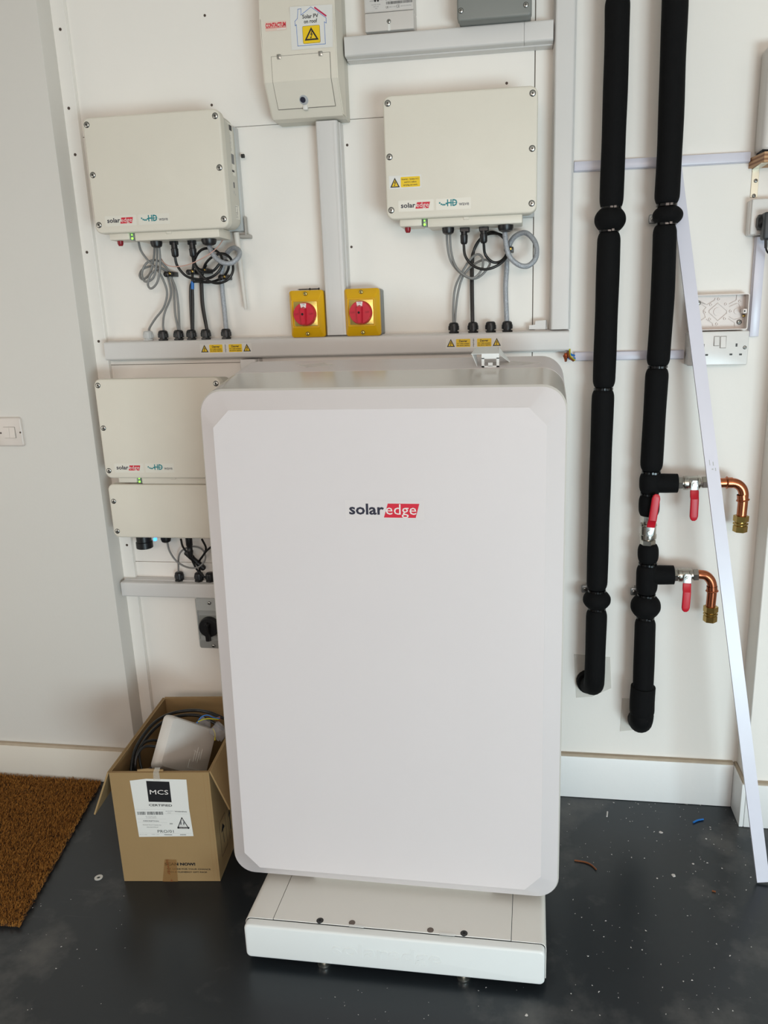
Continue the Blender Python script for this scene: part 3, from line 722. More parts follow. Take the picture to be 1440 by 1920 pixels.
jx0, jx1 = at(857, 30, -.085).x, at(997, 20, -.085).x; jz0 = at(925, 36, -.085).z
jb = thing('junction_box', 'dark grey junction box with two lower screws, at the top right of the wall', 'junction box', ((jx0+jx1)/2, 0, jz0))
b = MB(); b.slab((jx0+jx1)/2, jz0+.06, jx1-jx0, .12, .009, -.088, -.064, .005, 5, 3); b.build('lid', M_DGRY, jb, 45)
b = MB(); b.slab((jx0+jx1)/2, jz0+.059, jx1-jx0-.004, .116, .008, -.0635, 0, .001); b.build('base', M_DGRY, jb, 45)
for px, py in ((864, 20), (986, 9)): link('screw', ME_XSTL, jb, at(px, py, -.088))
link('screw', ME_XSTL, jb, (jx0+.01, -.088, jz0+.11)); link('screw', ME_XSTL, jb, (jx1-.01, -.088, jz0+.11))

# ================================================================== ISOLATOR SWITCHES
def isolator(lab, cx, cz, w, h, cm, km, base_m, sq_m, grp=None, lever=False, window=True):
    t = thing('isolator_switch', lab, 'switch', (cx, 0, cz-h/2), grp)
    b = MB(); b.slab(cx+.0015, cz, w-.001, h-.002, .006, -.044, 0, .002); b.build('back_box', base_m, t)
    b = MB()
    def rg(iw, ih, y, r=.007): return [(cx+u, y, cz+v) for u, v in rr(w-2*iw, h-2*ih, r, 4)]
    b.loft([rg(0, 0, -.044), rg(0, 0, -.056), rg(.0015, .0015, -.058), rg(w*.10, h*.205, -.0715, .003), rg(w*.10+.001, h*.20+.001, -.0748, .003), rg(w*.10+.003, h*.20+.003, -.0748, .003), rg(w*.10+.004, h*.20+.004, -.0725, .003)])
    b.build('cover', cm, t, 25)
    s = w*.365
    b = MB(); b.slab(cx, cz, 2*s*.93, 2*s*.93, .002, -.0732, -.0705, .0003); b.build('switch_plate', sq_m, t)
    R = w*.315; kz = cz-.001
    b = MB(); b.lathe((cx, -.0735, kz), (cx, -1, kz), [(0, R*1.03), (.006, R*1.03), (.0075, R*1.0), (.016, R*.97), (.0175, R*.93)], 40); kn = b.build('knob', km, t, 30)
    b = MB(); L = R*(1.35 if lever else .98)
    b.loft([[(cx-.0075, -.090, kz-L), (cx+.0075, -.090, kz-L), (cx+.0095, -.090, kz+R*.5), (cx, -.090, kz+R*.66), (cx-.0095, -.090, kz+R*.5)],
            [(cx-.005, -.103, kz-L+.003), (cx+.005, -.103, kz-L+.003), (cx+.006, -.105, kz+R*.42), (cx, -.105, kz+R*.55), (cx-.006, -.105, kz+R*.42)]])
    bmesh.ops.bevel(b.bm, geom=b.bm.edges[:], offset=.0012, segments=2, affect='EDGES'); b.build('grip', km, kn, 30)
    b = MB(); b.cyl((cx, -.105, kz), (cx, -.1053, kz), .0032, 10); b.build('centre_hole', M_DARK, kn)
    if window:
        P = Print(); P.poly([(-.0065, R*.48), (.0, R*.68), (.0065, R*.48), (.0085, R*.93), (-.0085, R*.93)], M_WHI, 1); P.text('I ON', 0, R*.76, .004, M_INK, .008, 2, align='c')
        for sgn in (-1, 1): P.text('OFF', sgn*R*.66, -.002, .005, mat('knob_engraving', (168, 20, 40), .5, var=0), .012, 1, align='c', bold=.03)
        P.rect(R*.62+.004, R*.62, R*.62+.0045, R*.7, M_INK, 1)
        P.build('position_marks', kn, (cx, -.0912, kz))
    for sg in (-1, 1): link('screw', ME_XYEL if cm is M_YEL else ME_XGRY, t, (cx, -.0655, cz+sg*h*.425))
    return t
s1 = isolator('yellow switch with red rotary knob on the left of the centre trunking', -.2835, 1.4705, .095, .123, M_YEL, M_REDK, M_DGRY, M_YELM, 'yellow isolators')
s2 = copy_tree(s1); s2.location = s1.location+Vector((.1535, 0, 0)); s2['label'] = 'yellow switch with red rotary knob on the right of the centre trunking'
isolator('grey switch with black rotary knob, low on wall beside the battery', -.6455, .557, .098, .165, M_IGRY, M_BLK, M_IGRY, M_DGRY, None, True, False)
# two dark screws lying on the left yellow switch
for k, (pa, pb, lb) in enumerate((((558, 543.5), (581, 541), 'dark steel screw lying on left yellow switch, nearer its left edge'), ((576, 543), (598, 541), 'dark steel screw lying on left yellow switch, nearer the trunking'))):
    a = at(*pa, -.03); c = at(*pb, -.034); a.z = c.z = 1.5335+.0022; b = MB(); L = (c-a).length
    b.lathe(a, c, [(0, .0004), (.005, .0014), (L-.003, .0016), (L, .0036), (L+.0006, .0036)], 10)
    for q in range(8): b.lathe(a+(c-a)*(.15+.08*q), c, [(0, .0019), (.0006, .0019)], 8)
    prop(b.build('loose_screw', mat('dark_screw_steel', (96, 94, 92), .4, .9), base=a), lb, 'screw', 'loose screws on the switch')
# loose trunking end piece standing on the long trunking
q = [(992, 620), (992, 611), (1003, 610), (1004, 603), (1025, 601), (1026, 619)]
pts = [at(u, v, -.03) for u, v in q]; dz = 1.4125-pts[0].z
for v in pts: v.z += dz
pts[-1].z = pts[0].z
ec = thing('trunking_end_piece', 'small loose white plastic piece standing on the long trunking by the tall one', 'plastic piece', pts[0])
b = MB(); b.prism(pts, (0, .002, 0)); b.build('plate', M_TRK, ec)
b = MB(); b.box(pts[0].x, pts[-1].x, -.030, -.006, pts[0].z, pts[0].z+.002); b.box(pts[4].x-.002, pts[4].x, -.03, -.008, pts[0].z, pts[4].z); b.build('fold', M_TRK, ec)

# ================================================================== CABLES
def cable(name, lab, cat, m_, r, px, group=None, n=7, res=7, cap=None):
    """px: (px, py, y) points at their real distance from the wall"""
    P_ = [at(u, v, y) for u, v, y in px]
    b = MB(); b.tube(crom(P_, res), r, n)
    return prop(b.build(name, m_, base=P_[0], angle=80), lab, cat, group)
def Zm(ox, oy, sc, L, ya, yb):
    n = len(L)-1
    return [(ox+p[0]/sc, oy+p[1]/sc, (p[2] if len(p) > 2 else ya+(yb-ya)*min(1, max(0, i/n)))) for i, p in enumerate(L)]
A = lambda L, ya=-.06, yb=-.03: Zm(140, 380, 3.79, L, ya, yb)
B = lambda L, ya=-.07, yb=-.03: Zm(700, 360, 3.6, L, ya, yb)
D = lambda L, ya=-.06, yb=-.025: Zm(160, 980, 4.8, L, ya, yb)
GC, BC, RC = 'grey cables', 'black cables', 'braided cables'
RG = .0031
cable('grey_cable', 'thin grey cable running to the pale grey gland, leftmost on the long trunking', 'cable', M_GRY, RG, A([(450, 250, -.08), (468, 335), (520, 410), (588, 478), (638, 570), (656, 650), (632, 745), (570, 828), (532, 890), (530, 915)]))
cable('grey_cable', 'grey looped cable ending in the second gland from the left of trunking', 'cable', M_GRY, RG, A([(566, 270, -.085), (562, 390, -.05), (535, 500, -.045), (488, 545, -.04), (462, 520, -.038), (485, 472, -.03), (560, 450, -.022), (635, 478, -.018), (668, 545, -.015), (684, 660, -.018), (640, 780), (628, 860), (632, 910)]))
cable('grey_cable', 'grey looped cable with the highest loop, ending in third gland of trunking', 'cable', M_GRY, RG, A([(580, 270, -.085), (584, 400, -.06), (560, 530, -.058), (500, 560, -.056), (478, 500, -.05), (510, 430, -.045), (575, 408, -.04), (640, 448, -.03), (685, 520, -.022), (706, 640, -.024), (713, 780), (732, 880), (735, 910)]))
cable('grey_cable', 'grey looped cable with the lowest hanging loop, ending in third gland of trunking', 'cable', M_GRY, RG, A([(597, 270, -.085), (608, 440, -.07), (588, 560, -.068), (545, 610, -.064), (520, 580, -.06), (545, 505, -.056), (610, 465, -.052), (668, 505, -.032), (715, 600, -.03), (735, 720, -.03), (745, 905, -.032)]))
RB = .0036
cable('black_cable', 'black cable from the left plug under upper left inverter, sweeping in a loop', 'cable', M_CBLK, RB, A([(712, 385, -.08), (730, 450, -.075), (790, 520, -.07), (880, 545, -.066), (970, 530, -.064), (1030, 480, -.06), (1050, 420, -.055), (1028, 360, -.05), (960, 325, -.045), (895, 340, -.04), (855, 400, -.03), (838, 490, -.026), (838, 600, -.026), (841, 720, -.027), (841, 905, -.028)]))
cable('black_cable', 'black cable from right plug of upper left inverter to the fifth gland', 'cable', M_CBLK, RB, A([(838, 380, -.08), (850, 440, -.084), (890, 505, -.082), (950, 555, -.08), (1020, 572, -.078), (1090, 545, -.075), (1125, 480, -.07), (1110, 400, -.062), (1052, 362, -.054), (980, 385, -.044), (930, 435, -.034), (908, 510, -.028), (906, 600, -.028), (915, 740, -.028), (943, 905, -.03)]))
cable('black_cable', 'black cable looping widest to the right, running down to the fourth gland', 'cable', M_CBLK, RB, A([(846, 400, -.035), (866, 455, -.052), (920, 490, -.055), (985, 484, -.055), (1035, 432, -.052), (1085, 415, -.046), (1092, 470, -.042), (1052, 530, -.036), (965, 565, -.034), (872, 560, -.032), (830, 575, -.022), (822, 650, -.02), (826, 780, -.022), (833, 905, -.028)]))
cable('black_cable', 'black cable beside the fifth gland, falling straight below upper left inverter', 'cable', M_CBLK, RB, A([(935, 440, -.018), (898, 510, -.016), (897, 600, -.018), (906, 740, -.022), (937, 905, -.03)]))
a_, c_ = at(140+837/3.79, 380+560/3.79, -.026), at(140+838/3.79, 380+615/3.79, -.026)
b = MB(); b.cyl(a_, c_, .0046, 12); prop(b.build('cable_marker_sleeve', M_BLUW, base=a_), 'short blue tape sleeve on a black cable under upper left inverter', 'tape')
cable('braided_cable', 'thick silvery braided cable curling below upper left inverter to rightmost left gland', 'cable', M_BRID, .0066, A([(945, 255, -.085), (953, 300, -.085), (985, 370, -.092), (1040, 420, -.096), (1110, 430, -.094), (1162, 390, -.085), (1170, 345, -.07), (1130, 322, -.055), (1085, 355, -.04), (1055, 430, -.026), (1045, 540, -.022), (1052, 650, -.022), (1066, 780, -.026), (1077, 905, -.03)]), None, 10)
cable('pink_wire', 'very thin pinkish wire drooping below the upper left inverter', 'wire', M_PINK, .0013, A([(612, 395, -.05), (650, 440, -.09), (720, 455, -.095), (820, 436, -.1), (930, 382, -.1), (1010, 322, -.09), (1062, 252, -.05)]))
cable('grey_cable', 'grey cable with the wider loop below the right inverter, to its first gland', 'cable', M_GRY, RG, B([(495, 235, -.085), (500, 360), (525, 470), (592, 550), (670, 585), (732, 560), (785, 492), (770, 461, -.05), (720, 466, -.042), (650, 512, -.036), (600, 580), (572, 680), (556, 800), (550, 895)]))
cable('grey_cable', 'grey cable with the narrower loop below the right inverter, to its first gland', 'cable', M_GRY, RG, B([(515, 235, -.085), (525, 400), (562, 510, -.074), (640, 575, -.076), (692, 572, -.076), (736, 510, -.07), (735, 442, -.06), (700, 422, -.053), (650, 460, -.047), (590, 560, -.044), (552, 650), (539, 780), (540, 895)]))
cable('black_cable', 'black cable from the left plug below the right inverter, with the larger loop', 'cable', M_CBLK, RB, B([(610, 350, -.08), (620, 430, -.08), (670, 495, -.08), (750, 522, -.08), (830, 500, -.078), (892, 450, -.07), (912, 390, -.06), (900, 325, -.05), (860, 288, -.04), (800, 280, -.034), (740, 300, -.03), (692, 360, -.026), (674, 430, -.024), (670, 600, -.024), (674, 895, -.03)]))
cable('black_cable', 'black cable from the right plug below the right inverter, with the smaller loop', 'cable', M_CBLK, RB, B([(745, 345, -.08), (755, 420, -.07), (800, 470, -.066), (850, 472, -.062), (893, 432, -.055), (905, 360, -.046), (868, 300, -.036), (800, 270, -.026), (732, 308, -.02), (686, 380, -.018), (664, 450, -.018), (660, 600, -.02), (666, 895, -.03)]))
cable('braided_cable', 'thick silvery braided cable in a round loop below the right inverter', 'cable', M_BRID, .0066, B([(888, 222, -.085), (890, 300, -.088), (912, 420, -.092), (975, 488, -.092), (1045, 498, -.088), (1098, 440, -.078), (1094, 345, -.066), (1032, 277, -.052), (962, 296, -.04), (922, 350, -.03), (904, 430, -.022), (900, 520, -.022), (893, 660, -.024), (902, 895, -.03)]), None, 10)
cable('grey_cable', 'grey cable looping below the low wide electrical box at left', 'cable', M_GRY, .0028, D([(735, 165, -.06), (760, 260), (830, 355), (930, 405), (1020, 398), (1078, 330), (1060, 250), (982, 215), (892, 235), (842, 300), (838, 440)]))
cable('black_cable', 'black cable dropping from the low electrical box towards the battery edge', 'cable', M_CBLK, .0032, D([(860, 150, -.075), (880, 220), (950, 320), (1000, 415), (1060, 480), (1125, 515)]))
cable('black_cable', 'black cable curling beside the plug below the low electrical box', 'cable', M_CBLK, .0032, D([(1050, 150, -.075), (1085, 225), (1070, 280), (1030, 340), (1035, 400)]))
cable('black_cable', 'black cable close to the battery edge below the low electrical box', 'cable', M_CBLK, .0032, D([(1130, 220, -.06), (1090, 255), (1050, 310), (1020, 365), (1040, 480)]))
a_, c_ = at(160+900/4.8, 980+260/4.8, -.05), at(160+1075/4.8, 980+420/4.8, -.035)
b = MB(); L = (c_-a_).length; b.lathe(a_, c_, [(0, .006), (.004, .0088), (L*.35, .0088), (L*.38, .0075), (L*.6, .0075), (L*.62, .009), (L*.95, .009), (L, .005)], 12); prop(b.build('cable_connector', M_BLK, base=a_), 'black inline cable connector hanging at a slant left of the battery', 'connector')
# black cable clips, each with a brass-coloured screw
for px, py, yy, lb in ((319, 514, -.03, 'small black clip with brass screw on grey cables, under upper left inverter'), (361, 510, -.034, 'small black clip on the black cable above the blue tape'), (384, 508, -.032, 'small black clip between two black cables, upper left inverter'), (421, 520, -.03, 'small black clip on left braided cable, beside antenna rod'), (955, 468, -.03, 'small black clip at the braided cable below the right inverter')):
    p = at(px, py, yy); t = thing('cable_clip', lb, 'clip', p, 'cable clips')
    b = MB(); b.lathe((p.x-.006, yy-.008, p.z-.001), (p.x-.006, yy-.009, p.z-.001), [(0, .0075), (.006, .0075), (.007, .006)], 12); b.box(p.x-.008, p.x+.011, yy-.010, 0, p.z-.0065, p.z+.0065, .002, 2); b.build('clip', M_BLK, t)
    b = MB(); b.lathe((p.x+.003, yy-.0102, p.z+.001), (p.x+.003, yy-.02, p.z+.001), [(0, .0044), (.001, .0042), (.002, .003), (.0021, .0016)], 12); b.build('screw', M_BRASS, t)
# cut wire ends beside the right end of the long trunking
wv = thing('cut_wire_ends', 'bundle of bared copper and coloured wire ends at right end of trunking', 'wires', at(1066, 668, -.03))
for k, (m_, q) in enumerate(((M_COPP, [(1060, 662), (1059, 668), (1061, 678)]), (M_COPP, [(1063, 661), (1063, 670), (1058, 674)]), (M_COPP, [(1057, 666), (1060, 672), (1062, 676)]), (M_BLUW, [(1066, 656), (1070, 664), (1078, 667)]), (M_YGW, [(1068, 654), (1069, 668), (1078, 676)]), (M_BRNW, [(1065, 658), (1068, 670), (1076, 677)]), (M_BLUW, [(1064, 660), (1067, 672), (1079, 672)]))):
    b = MB(); b.tube(crom([at(u, v, -.035-.004*(k % 3)) for u, v in q], 5), .0028 if m_ is not M_COPP else .0033, 7); b.build(('copper_strand', 'wire')[m_ is not M_COPP], m_, wv)

# ================================================================== INSULATED PIPES
YP, RP = -.075, .0288
def seg(parent, px, r=RP, name='foam_sleeve', ends=(1, 1), y=YP, k=.80):
    """foam sleeve along pixel centres; necked where a cable tie pinches its ends"""
    P_ = [at(*q, y) if len(q) == 2 else at(*q) for q in px]; C_ = crom(P_, 6) if len(P_) > 2 else [P_[0]+(P_[1]-P_[0])*i/10 for i in range(11)]
    L = sum((C_[i+1]-C_[i]).length for i in range(len(C_)-1))
    # resample evenly with tighter spacing near the ends
    ds = [0]
    for i in range(len(C_)-1): ds.append(ds[-1]+(C_[i+1]-C_[i]).length)
    def pt(d):
        for i in range(len(C_)-1):
            if d <= ds[i+1]: return C_[i]+(C_[i+1]-C_[i])*((d-ds[i])/max(1e-9, ds[i+1]-ds[i]))
        return C_[-1]
    tt = [0, .002, .005, .009, .014, .022, .034]; tt = [t for t in tt if t < L*.45]
    d = tt+[tt[-1]+(L-2*tt[-1])*i/12 for i in range(1, 12)]+[L-t for t in tt[::-1]]
    def rad(s_):
        q = 1.0
        for e, dd in ((ends[0], s_), (ends[1], L-s_)):
            if e and dd < .02: q = min(q, k+(1-k)*math.sin(PI/2*max(dd, 0)/.02)**.7)
        return r*q*(1+.012*math.sin(s_*31+px[0][0]))
    b = MB(); n = 20; rings = []; prev = None
    P2 = [pt(x) for x in d]
    for i, p in enumerate(P2):
        t = (P2[min(i+1, len(P2)-1)]-P2[max(i-1, 0)]).normalized()
        u = t.orthogonal().normalized() if prev is None else (prev-t*prev.dot(t)).normalized(); prev = u; v = t.cross(u)
        rings.append([p+(u*math.cos(2*PI*j/n)+v*math.sin(2*PI*j/n))*rad(d[i]) for j in range(n)])
    b.loft(rings); return b.build(name, M_FOAM, parent, 60)
def tie(parent, px, py, r=RP*.82):
    p = at(px, py, YP); b = MB()
    b.lathe((p.x, p.y, p.z-.0028), (p.x-.004, p.y, p.z+1), [(0, r-.002), (0, r+.0012), (.0056, r+.0012), (.0056, r-.002)], 24, False, False)
    a = .35; b.box(p.x+r*math.sin(a)-.005, p.x+r*math.sin(a)+.003, p.y-r-.004, p.y-r+.006, p.z-.0035, p.z+.0035, .001, 1)
    return b.build('cable_tie', M_TIE, parent)
def bulge(parent, px, py, half, hgt):
    p = at(px, py, YP); b = MB(); n = 12
    prof = []
    for i in range(n+1):
        t = -1+2*i/n; prof.append((hgt*(t+1)/2, RP*.84+(half-RP*.84)*max(0, 1-abs(t)**2.2)))
    b.lathe((p.x, p.y, p.z-hgt/2), (p.x-.003, p.y, p.z+1), prof, 24); return b.build('clip_cover', M_FOAM, parent, 60)
def lug(parent, px, py):
    p = at(px, py, -.035); b = MB(); b.box(p.x-.010, p.x+.02, -.038, -.033, p.z-.011, p.z+.011, .003, 2); b.box(p.x+.004, p.x+.02, -.034, 0, p.z-.006, p.z+.006); b.build('pipe_bracket', M_ZIP, parent)
    q = link('screw', ME_XSTL, parent, (p.x-.001, -.038, p.z)); q.scale = (.9, .9, .9)
def patch(parent, pts):
    b = MB(); b.prism([at(u, v, -.0003) for u, v in pts], (0, -.0006, 0)); b.build('tape_patch', M_TAPER, parent)

lp = thing('insulated_pipe', 'left black foam-insulated pipe with no valves, next to the tall white trunking', 'pipe', at(1112, 1270, 0), 'insulated pipes')
seg(lp, [(1158, -90), (1158, -4)], ends=(0, 1), k=.93); seg(lp, [(1158, -4), (1156, 100), (1151, 250), (1146, 388)], k=.88)
tie(lp, 1146, 390); bulge(lp, 1144, 412, .0385, .052); tie(lp, 1142, 433)
seg(lp, [(1142, 436), (1138, 560), (1132, 726)]); tie(lp, 1131.5, 729); seg(lp, [(1131, 731), (1125, 900), (1119, 1104)]); tie(lp, 1119, 1107)
bulge(lp, 1119, 1124, .0385, .048); tie(lp, 1119, 1140)
seg(lp, [(1119, 1143), (1117, 1200), (1115, 1262)], ends=(1, 0))
b = MB(); b.tube(crom([at(1115, 1258, YP), at(1114.5, 1272, YP+.004), at(1113, 1284, YP+.022), at(1106, 1283, -.02), at(1102, 1281, 0)], 6), RP, 20); b.build('elbow_sleeve', M_FOAM, lp, 60)
b = MB(); p = at(1104, 1281, -.018); b.lathe((p.x, -.02, p.z), (p.x, 1, p.z), [(0, .034), (.0195, .036)], 20); b.build('wall_collar', M_FOAM, lp)
lug(lp, 1097, 1104); patch(lp, [(1076, 1226), (1144, 1232), (1146, 1290), (1110, 1306), (1080, 1308)])

rp = thing('insulated_pipe', 'right black foam-insulated pipe with three red-handled valves branching off it', 'pipe', at(1200, 1350, 0), 'insulated pipes')
seg(rp, [(1267, -90), (1266, 0), (1262, 100), (1257, 250), (1250, 382)], r=.0295, ends=(0, 1)); tie(rp, 1250, 385)
bulge(rp, 1252, 404, .0365, .038); tie(rp, 1249, 420)
seg(rp, [(1247, 423), (1242, 560), (1233.5, 685)]); tie(rp, 1233, 688); seg(rp, [(1232.5, 691), (1227, 780), (1221, 882)]); tie(rp, 1221, 885)
seg(rp, [(1220, 887), (1219, 924)], r=.0285); tie(rp, 1218, 926, RP*.8); seg(rp, [(1217.5, 928), (1216.5, 966)], r=.0275)
def branch(px0, px1, py, r):
    a = at(px0, py, YP); c = at(px1, py, YP); b = MB(); L = (c-a).length
    b.lathe(a, c, [(0, r), (L*.5, r*1.01), (L, r*.99), (L, r*.6)], 22); b.build('branch_sleeve', M_FOAM, rp)
branch(1222, 1270, 906, .0255)
seg(rp, [(1215.5, 1021), (1215, 1054)], r=.028); tie(rp, 1214.5, 1057); seg(rp, [(1214, 1060), (1212, 1112)], r=.0288); tie(rp, 1212, 1115)
branch(1214, 1263, 1078, .0265)
bulge(rp, 1210.5, 1136, .041, .062); tie(rp, 1210, 1157)
seg(rp, [(1210, 1160), (1208, 1225), (1205.5, 1296)], ends=(1, 0)); seg(rp, [(1206, 1287), (1204, 1315), (1203.5, 1343)], r=.0345, ends=(0, 1)); tie(rp, 1203.5, 1342, RP*.98)
b = MB(); b.tube(crom([at(1203.5, 1338, YP), at(1202.5, 1346, YP), at(1201, 1352, YP+.02), at(1199, 1350, -.02), at(1198, 1348, 0)], 6), .0335, 20); b.build('elbow_sleeve', M_FOAM, rp, 60)
lug(rp, 1224, 411); lug(rp, 1189, 1109); patch(rp, [(1166, 1309), (1188, 1310), (1196, 1368), (1162, 1371)])

# ball valves with red levers, copper stubs with brass ends
def valve(lab, a, c, lever, llen, k=1.0):
    """body along a->c; the spindle points to the viewer; lever: direction of the handle"""
    t = thing('ball_valve', lab, 'valve', (a+c)/2, 'red-handled valves')
    d = (c-a).normalized(); L = (c-a).length; lv = Vector(lever).normalized(); mid = (a+c)/2
    b = MB(); b.lathe(a, c, [(t*L, r*k) for t, r in ((0, .0125), (.12, .0125), (.13, .0115), (.20, .0115), (.21, .0185), (.25, .0190), (.34, .0190), (.36, .0175), (.62, .0175), (.64, .0190), (.70, .0180), (.72, .0135), (1, .0135))], 22)
    b.build('valve_body', M_NICK, t, 30)
    for u0, u1 in ((0.0, .17), (.78, 1.0)):
        b = MB(); b.lathe(a+d*L*u0, c+d, [(0, .0155*k), (.001, .0172*k), (L*(u1-u0)-.001, .0172*k), (L*(u1-u0), .0155*k)], 6); b.build('hex_nut', M_NICK, t, 20)
    s = mid+Vector((0, -.017*k, 0)); y1 = s.y-.010
    b = MB(); b.lathe(s, s+Vector((0, -1, 0)), [(0, .0075), (.012, .0065)], 14); b.lathe(Vector((s.x, y1, s.z)), Vector((s.x, y1-1, s.z)), [(0, .0066), (.006, .0066)], 6); b.cyl((s.x, y1-.006, s.z), (s.x, y1-.009, s.z), .0035, 10); b.build('spindle_nut', M_STEEL, t, 25)
    w = Vector((0, 1, 0)).cross(lv).normalized()
    def bar(stns, name, m_, rnd):
        q = MB(); R = []
        for dist, y, hw, th in stns:
            o = s+lv*dist; R.append([o+w*u+Vector((0, y1-s.y+y+v, 0)) for u, v in rr(2*hw, 2*th, min(th*.98, hw*.98) if rnd else .0005, 3)])
        q.loft(R); return q.build(name, m_, t, 40)
    bar([(-.011, 0, .006, .0013), (-.007, 0, .0098, .0013), (.018, 0, .0105, .0013)], 'lever_plate', M_STEEL, False)
    bar([(.014, 0, .0105, .003), (.018, -.001, .0112, .0034), (.030, -.004, .0112, .0036), (.036, -.010, .0108, .0038), (llen-.012, -.012, .0108, .0038), (llen-.004, -.012, .0085, .0034), (llen, -.012, .004, .002)], 'lever_sleeve', M_RED, True)
    return t
valve('red-handled valve on the upper branch, its handle hanging down', at(1269, 906, YP), at(1329, 904, YP), (0, 0, -1), .094)
valve('red-handled valve inline on right black pipe, its handle pointing up', at(1214.5, 1021, YP), at(1216.5, 964, YP), (.10, 0, 1), .108, 1.18)
valve('red-handled valve on the lower branch, its handle hanging down', at(1262, 1079, YP), at(1309, 1077, YP), (-.03, 0, -1), .092)
def stub(lab, px, fit, rings):
    P_ = [at(u, v, YP) for u, v in px]; t = thing('copper_stub', lab, 'pipe', P_[0], 'copper stubs')
    b = MB(); b.tube(crom(P_, 5), .0128, 18); b.build('copper_pipe', M_COPP, t, 60)
    C_ = crom(P_, 5)
    for (u, v), (du, dv) in rings:
        p = at(u, v, YP); q = at(u+du, v+dv, YP); L = (q-p).length; b = MB(); b.lathe(p, q, [(0, .0128), (.0005, .0160), (.002, .0172), (.004, .0160), (.0045, .0142), (L, .0142)], 18, False, False); b.build('press_collar', M_COPP, t, 60)
    (u0, v0), (u1, v1) = fit; a = at(u0, v0, YP); c = at(u1, v1, YP); L = (c-a).length
    b = MB(); b.lathe(a, c, [(0, .0145), (.001, .0196), (L*.36, .0196), (L*.37, .0175)], 6); b.lathe(a, c, [(L*.36, .0140), (L*.62, .0140)], 18); b.lathe(a, c, [(L*.44, .0190), (L*.56, .0190)], 6); b.lathe(a, c, [(L*.61, .0172), (L*.63, .0185), (L*.98, .0185), (L, .0165)], 6); b.build('compression_fitting', M_BRASS, t, 22)
    return t
stub('upper copper elbow pipe with brass end fitting, partly behind the leaning white strip', [(1322, 905), (1345, 905.5), (1368, 905), (1381, 907), (1390, 914), (1394, 925), (1393, 940), (1390, 970)], ((1390, 966), (1387, 997)), [((1361, 905), (12, 0)), ((1393, 939), (-1, -12))])
stub('lower copper elbow pipe with brass end fitting, left of the leaning white strip', [(1302, 1077), (1312, 1077), (1323, 1079), (1331, 1086), (1335, 1096), (1335, 1110), (1332, 1140)], ((1333, 1136), (1331, 1165)), [((1335, 1109), (0, -10))])

# ================================================================== MINI TRUNKING, SOCKETS, SHELF
def mini(lab, x0, x1, z0, z1, d=.016, s0=.0, s1=.0):
    t = thing('mini_trunking', lab, 'trunking', ((x0+x1)/2, 0, z0)); v = z1-z0 > x1-x0
    b = MB()
    b.box(x0, x1, -d*.6, 0, z0, z1, .0008, 1); b.build('base', M_MINI, t)
    b = MB()
    if v: b.box(x0+.0012, x1-.0012, -d, -d*.6, z0, z1, .0015, 2)
    else: b.box(x0, x1, -d, -d*.6, z0+.0012, z1-.0012, .0015, 2)
    b.build('lid', M_MINI, t)
mini('narrow white trunking strip running level behind both black pipes, up high', .422, .846, 1.799, 1.8235)
mini('narrow white trunking strip running level from the trunking end to the double socket', .434, .716, 1.3285, 1.352)
mini('narrow white upright trunking strip to the right of the open socket box', .873, .898, 1.382, 1.625, .020)
ms = thing('trunking_length', 'long thin white plastic strip leaning diagonally against the wall, foot on floor', 'plastic strip', (.931, -.338, 0))
b = MB()
a = Vector((.931, -.338, 0.0)); c = Vector((.668, -.013, 1.794)); d = (c-a).normalized(); w = Vector((1, 0, 0)); w = (w-d*w.dot(d)).normalized(); nn = d.cross(w).normalized()
if nn.y > 0: nn = -nn
def bar4(o0, o1, hw, t0, t1): return [[o+w*u+nn*v for u, v in ((-hw, t0), (hw, t0), (hw, t1), (-hw, t1))] for o in (o0, o1)]
e = Vector((0, 0, .004)); 
b.loft(bar4(a+d*.006, c, .0155, 0, .0078)); b.build('channel', M_MINI, ms)
b = MB(); b.loft(bar4(a+d*.006, c, .0158, .0079, .0092)); lidm = b.build('lid', M_MINI, ms)
P = Print()
for x, y, ww, hh in ((-.002, .0, .004, .003), (.002, .010, .002, .010), (-.006, .012, .0015, .014), (.006, -.004, .002, .008)): P.rect(x, y, x+ww, y+hh, M_LINK, 0)
pk = a+(c-a)*.59; P.build('scuff', lidm, pk+nn*.0092, w, d)

def pane(name, cx, cz, w, h, y0, y1, t, m_, r=.004, fil=.003): b = MB(); b.slab(cx, cz, w, h, r, y0, y1, fil); return b.build(name, m_, t, 45)
sx0, sx1, sz0, sz1 = .7185, .8665, 1.3125, 1.3975
ds = thing('double_socket', 'white double power socket with two rocker switches, below the open wall box', 'socket', ((sx0+sx1)/2, 0, sz0))
pane('pattress', (sx0+sx1)/2, (sz0+sz1)/2, sx1-sx0-.002, sz1-sz0-.002, -.040, 0, ds, M_SOCK, .004, .001)
pane('face_plate', (sx0+sx1)/2, (sz0+sz1)/2, sx1-sx0, sz1-sz0, -.050, -.0405, ds, M_SOCK, .004, .003)
for px0, px1, py0, py1 in ((1339.5, 1348, 631, 648), (1351.5, 1360.5, 631, 652)):
    a = at(px0, py0, -.051); c = at(px1, py1, -.051); b = MB(); b.loft([[(x, -.0495, z) for x, z in ((a.x, c.z), (c.x, c.z), (c.x, a.z), (a.x, a.z))], [(a.x+.0005, -.0545, c.z+.0005), (c.x-.0005, -.0545, c.z+.0005), (c.x-.0005, -.0512, a.z-.0005), (a.x+.0005, -.0512, a.z-.0005)]]); b.build('rocker', M_SOCK, ds)
    b = MB(); b.box(a.x-.0008, c.x+.0008, -.0504, -.0495, c.z-.0008, a.z+.0008); b.build('rocker_recess', M_GAP, ds)
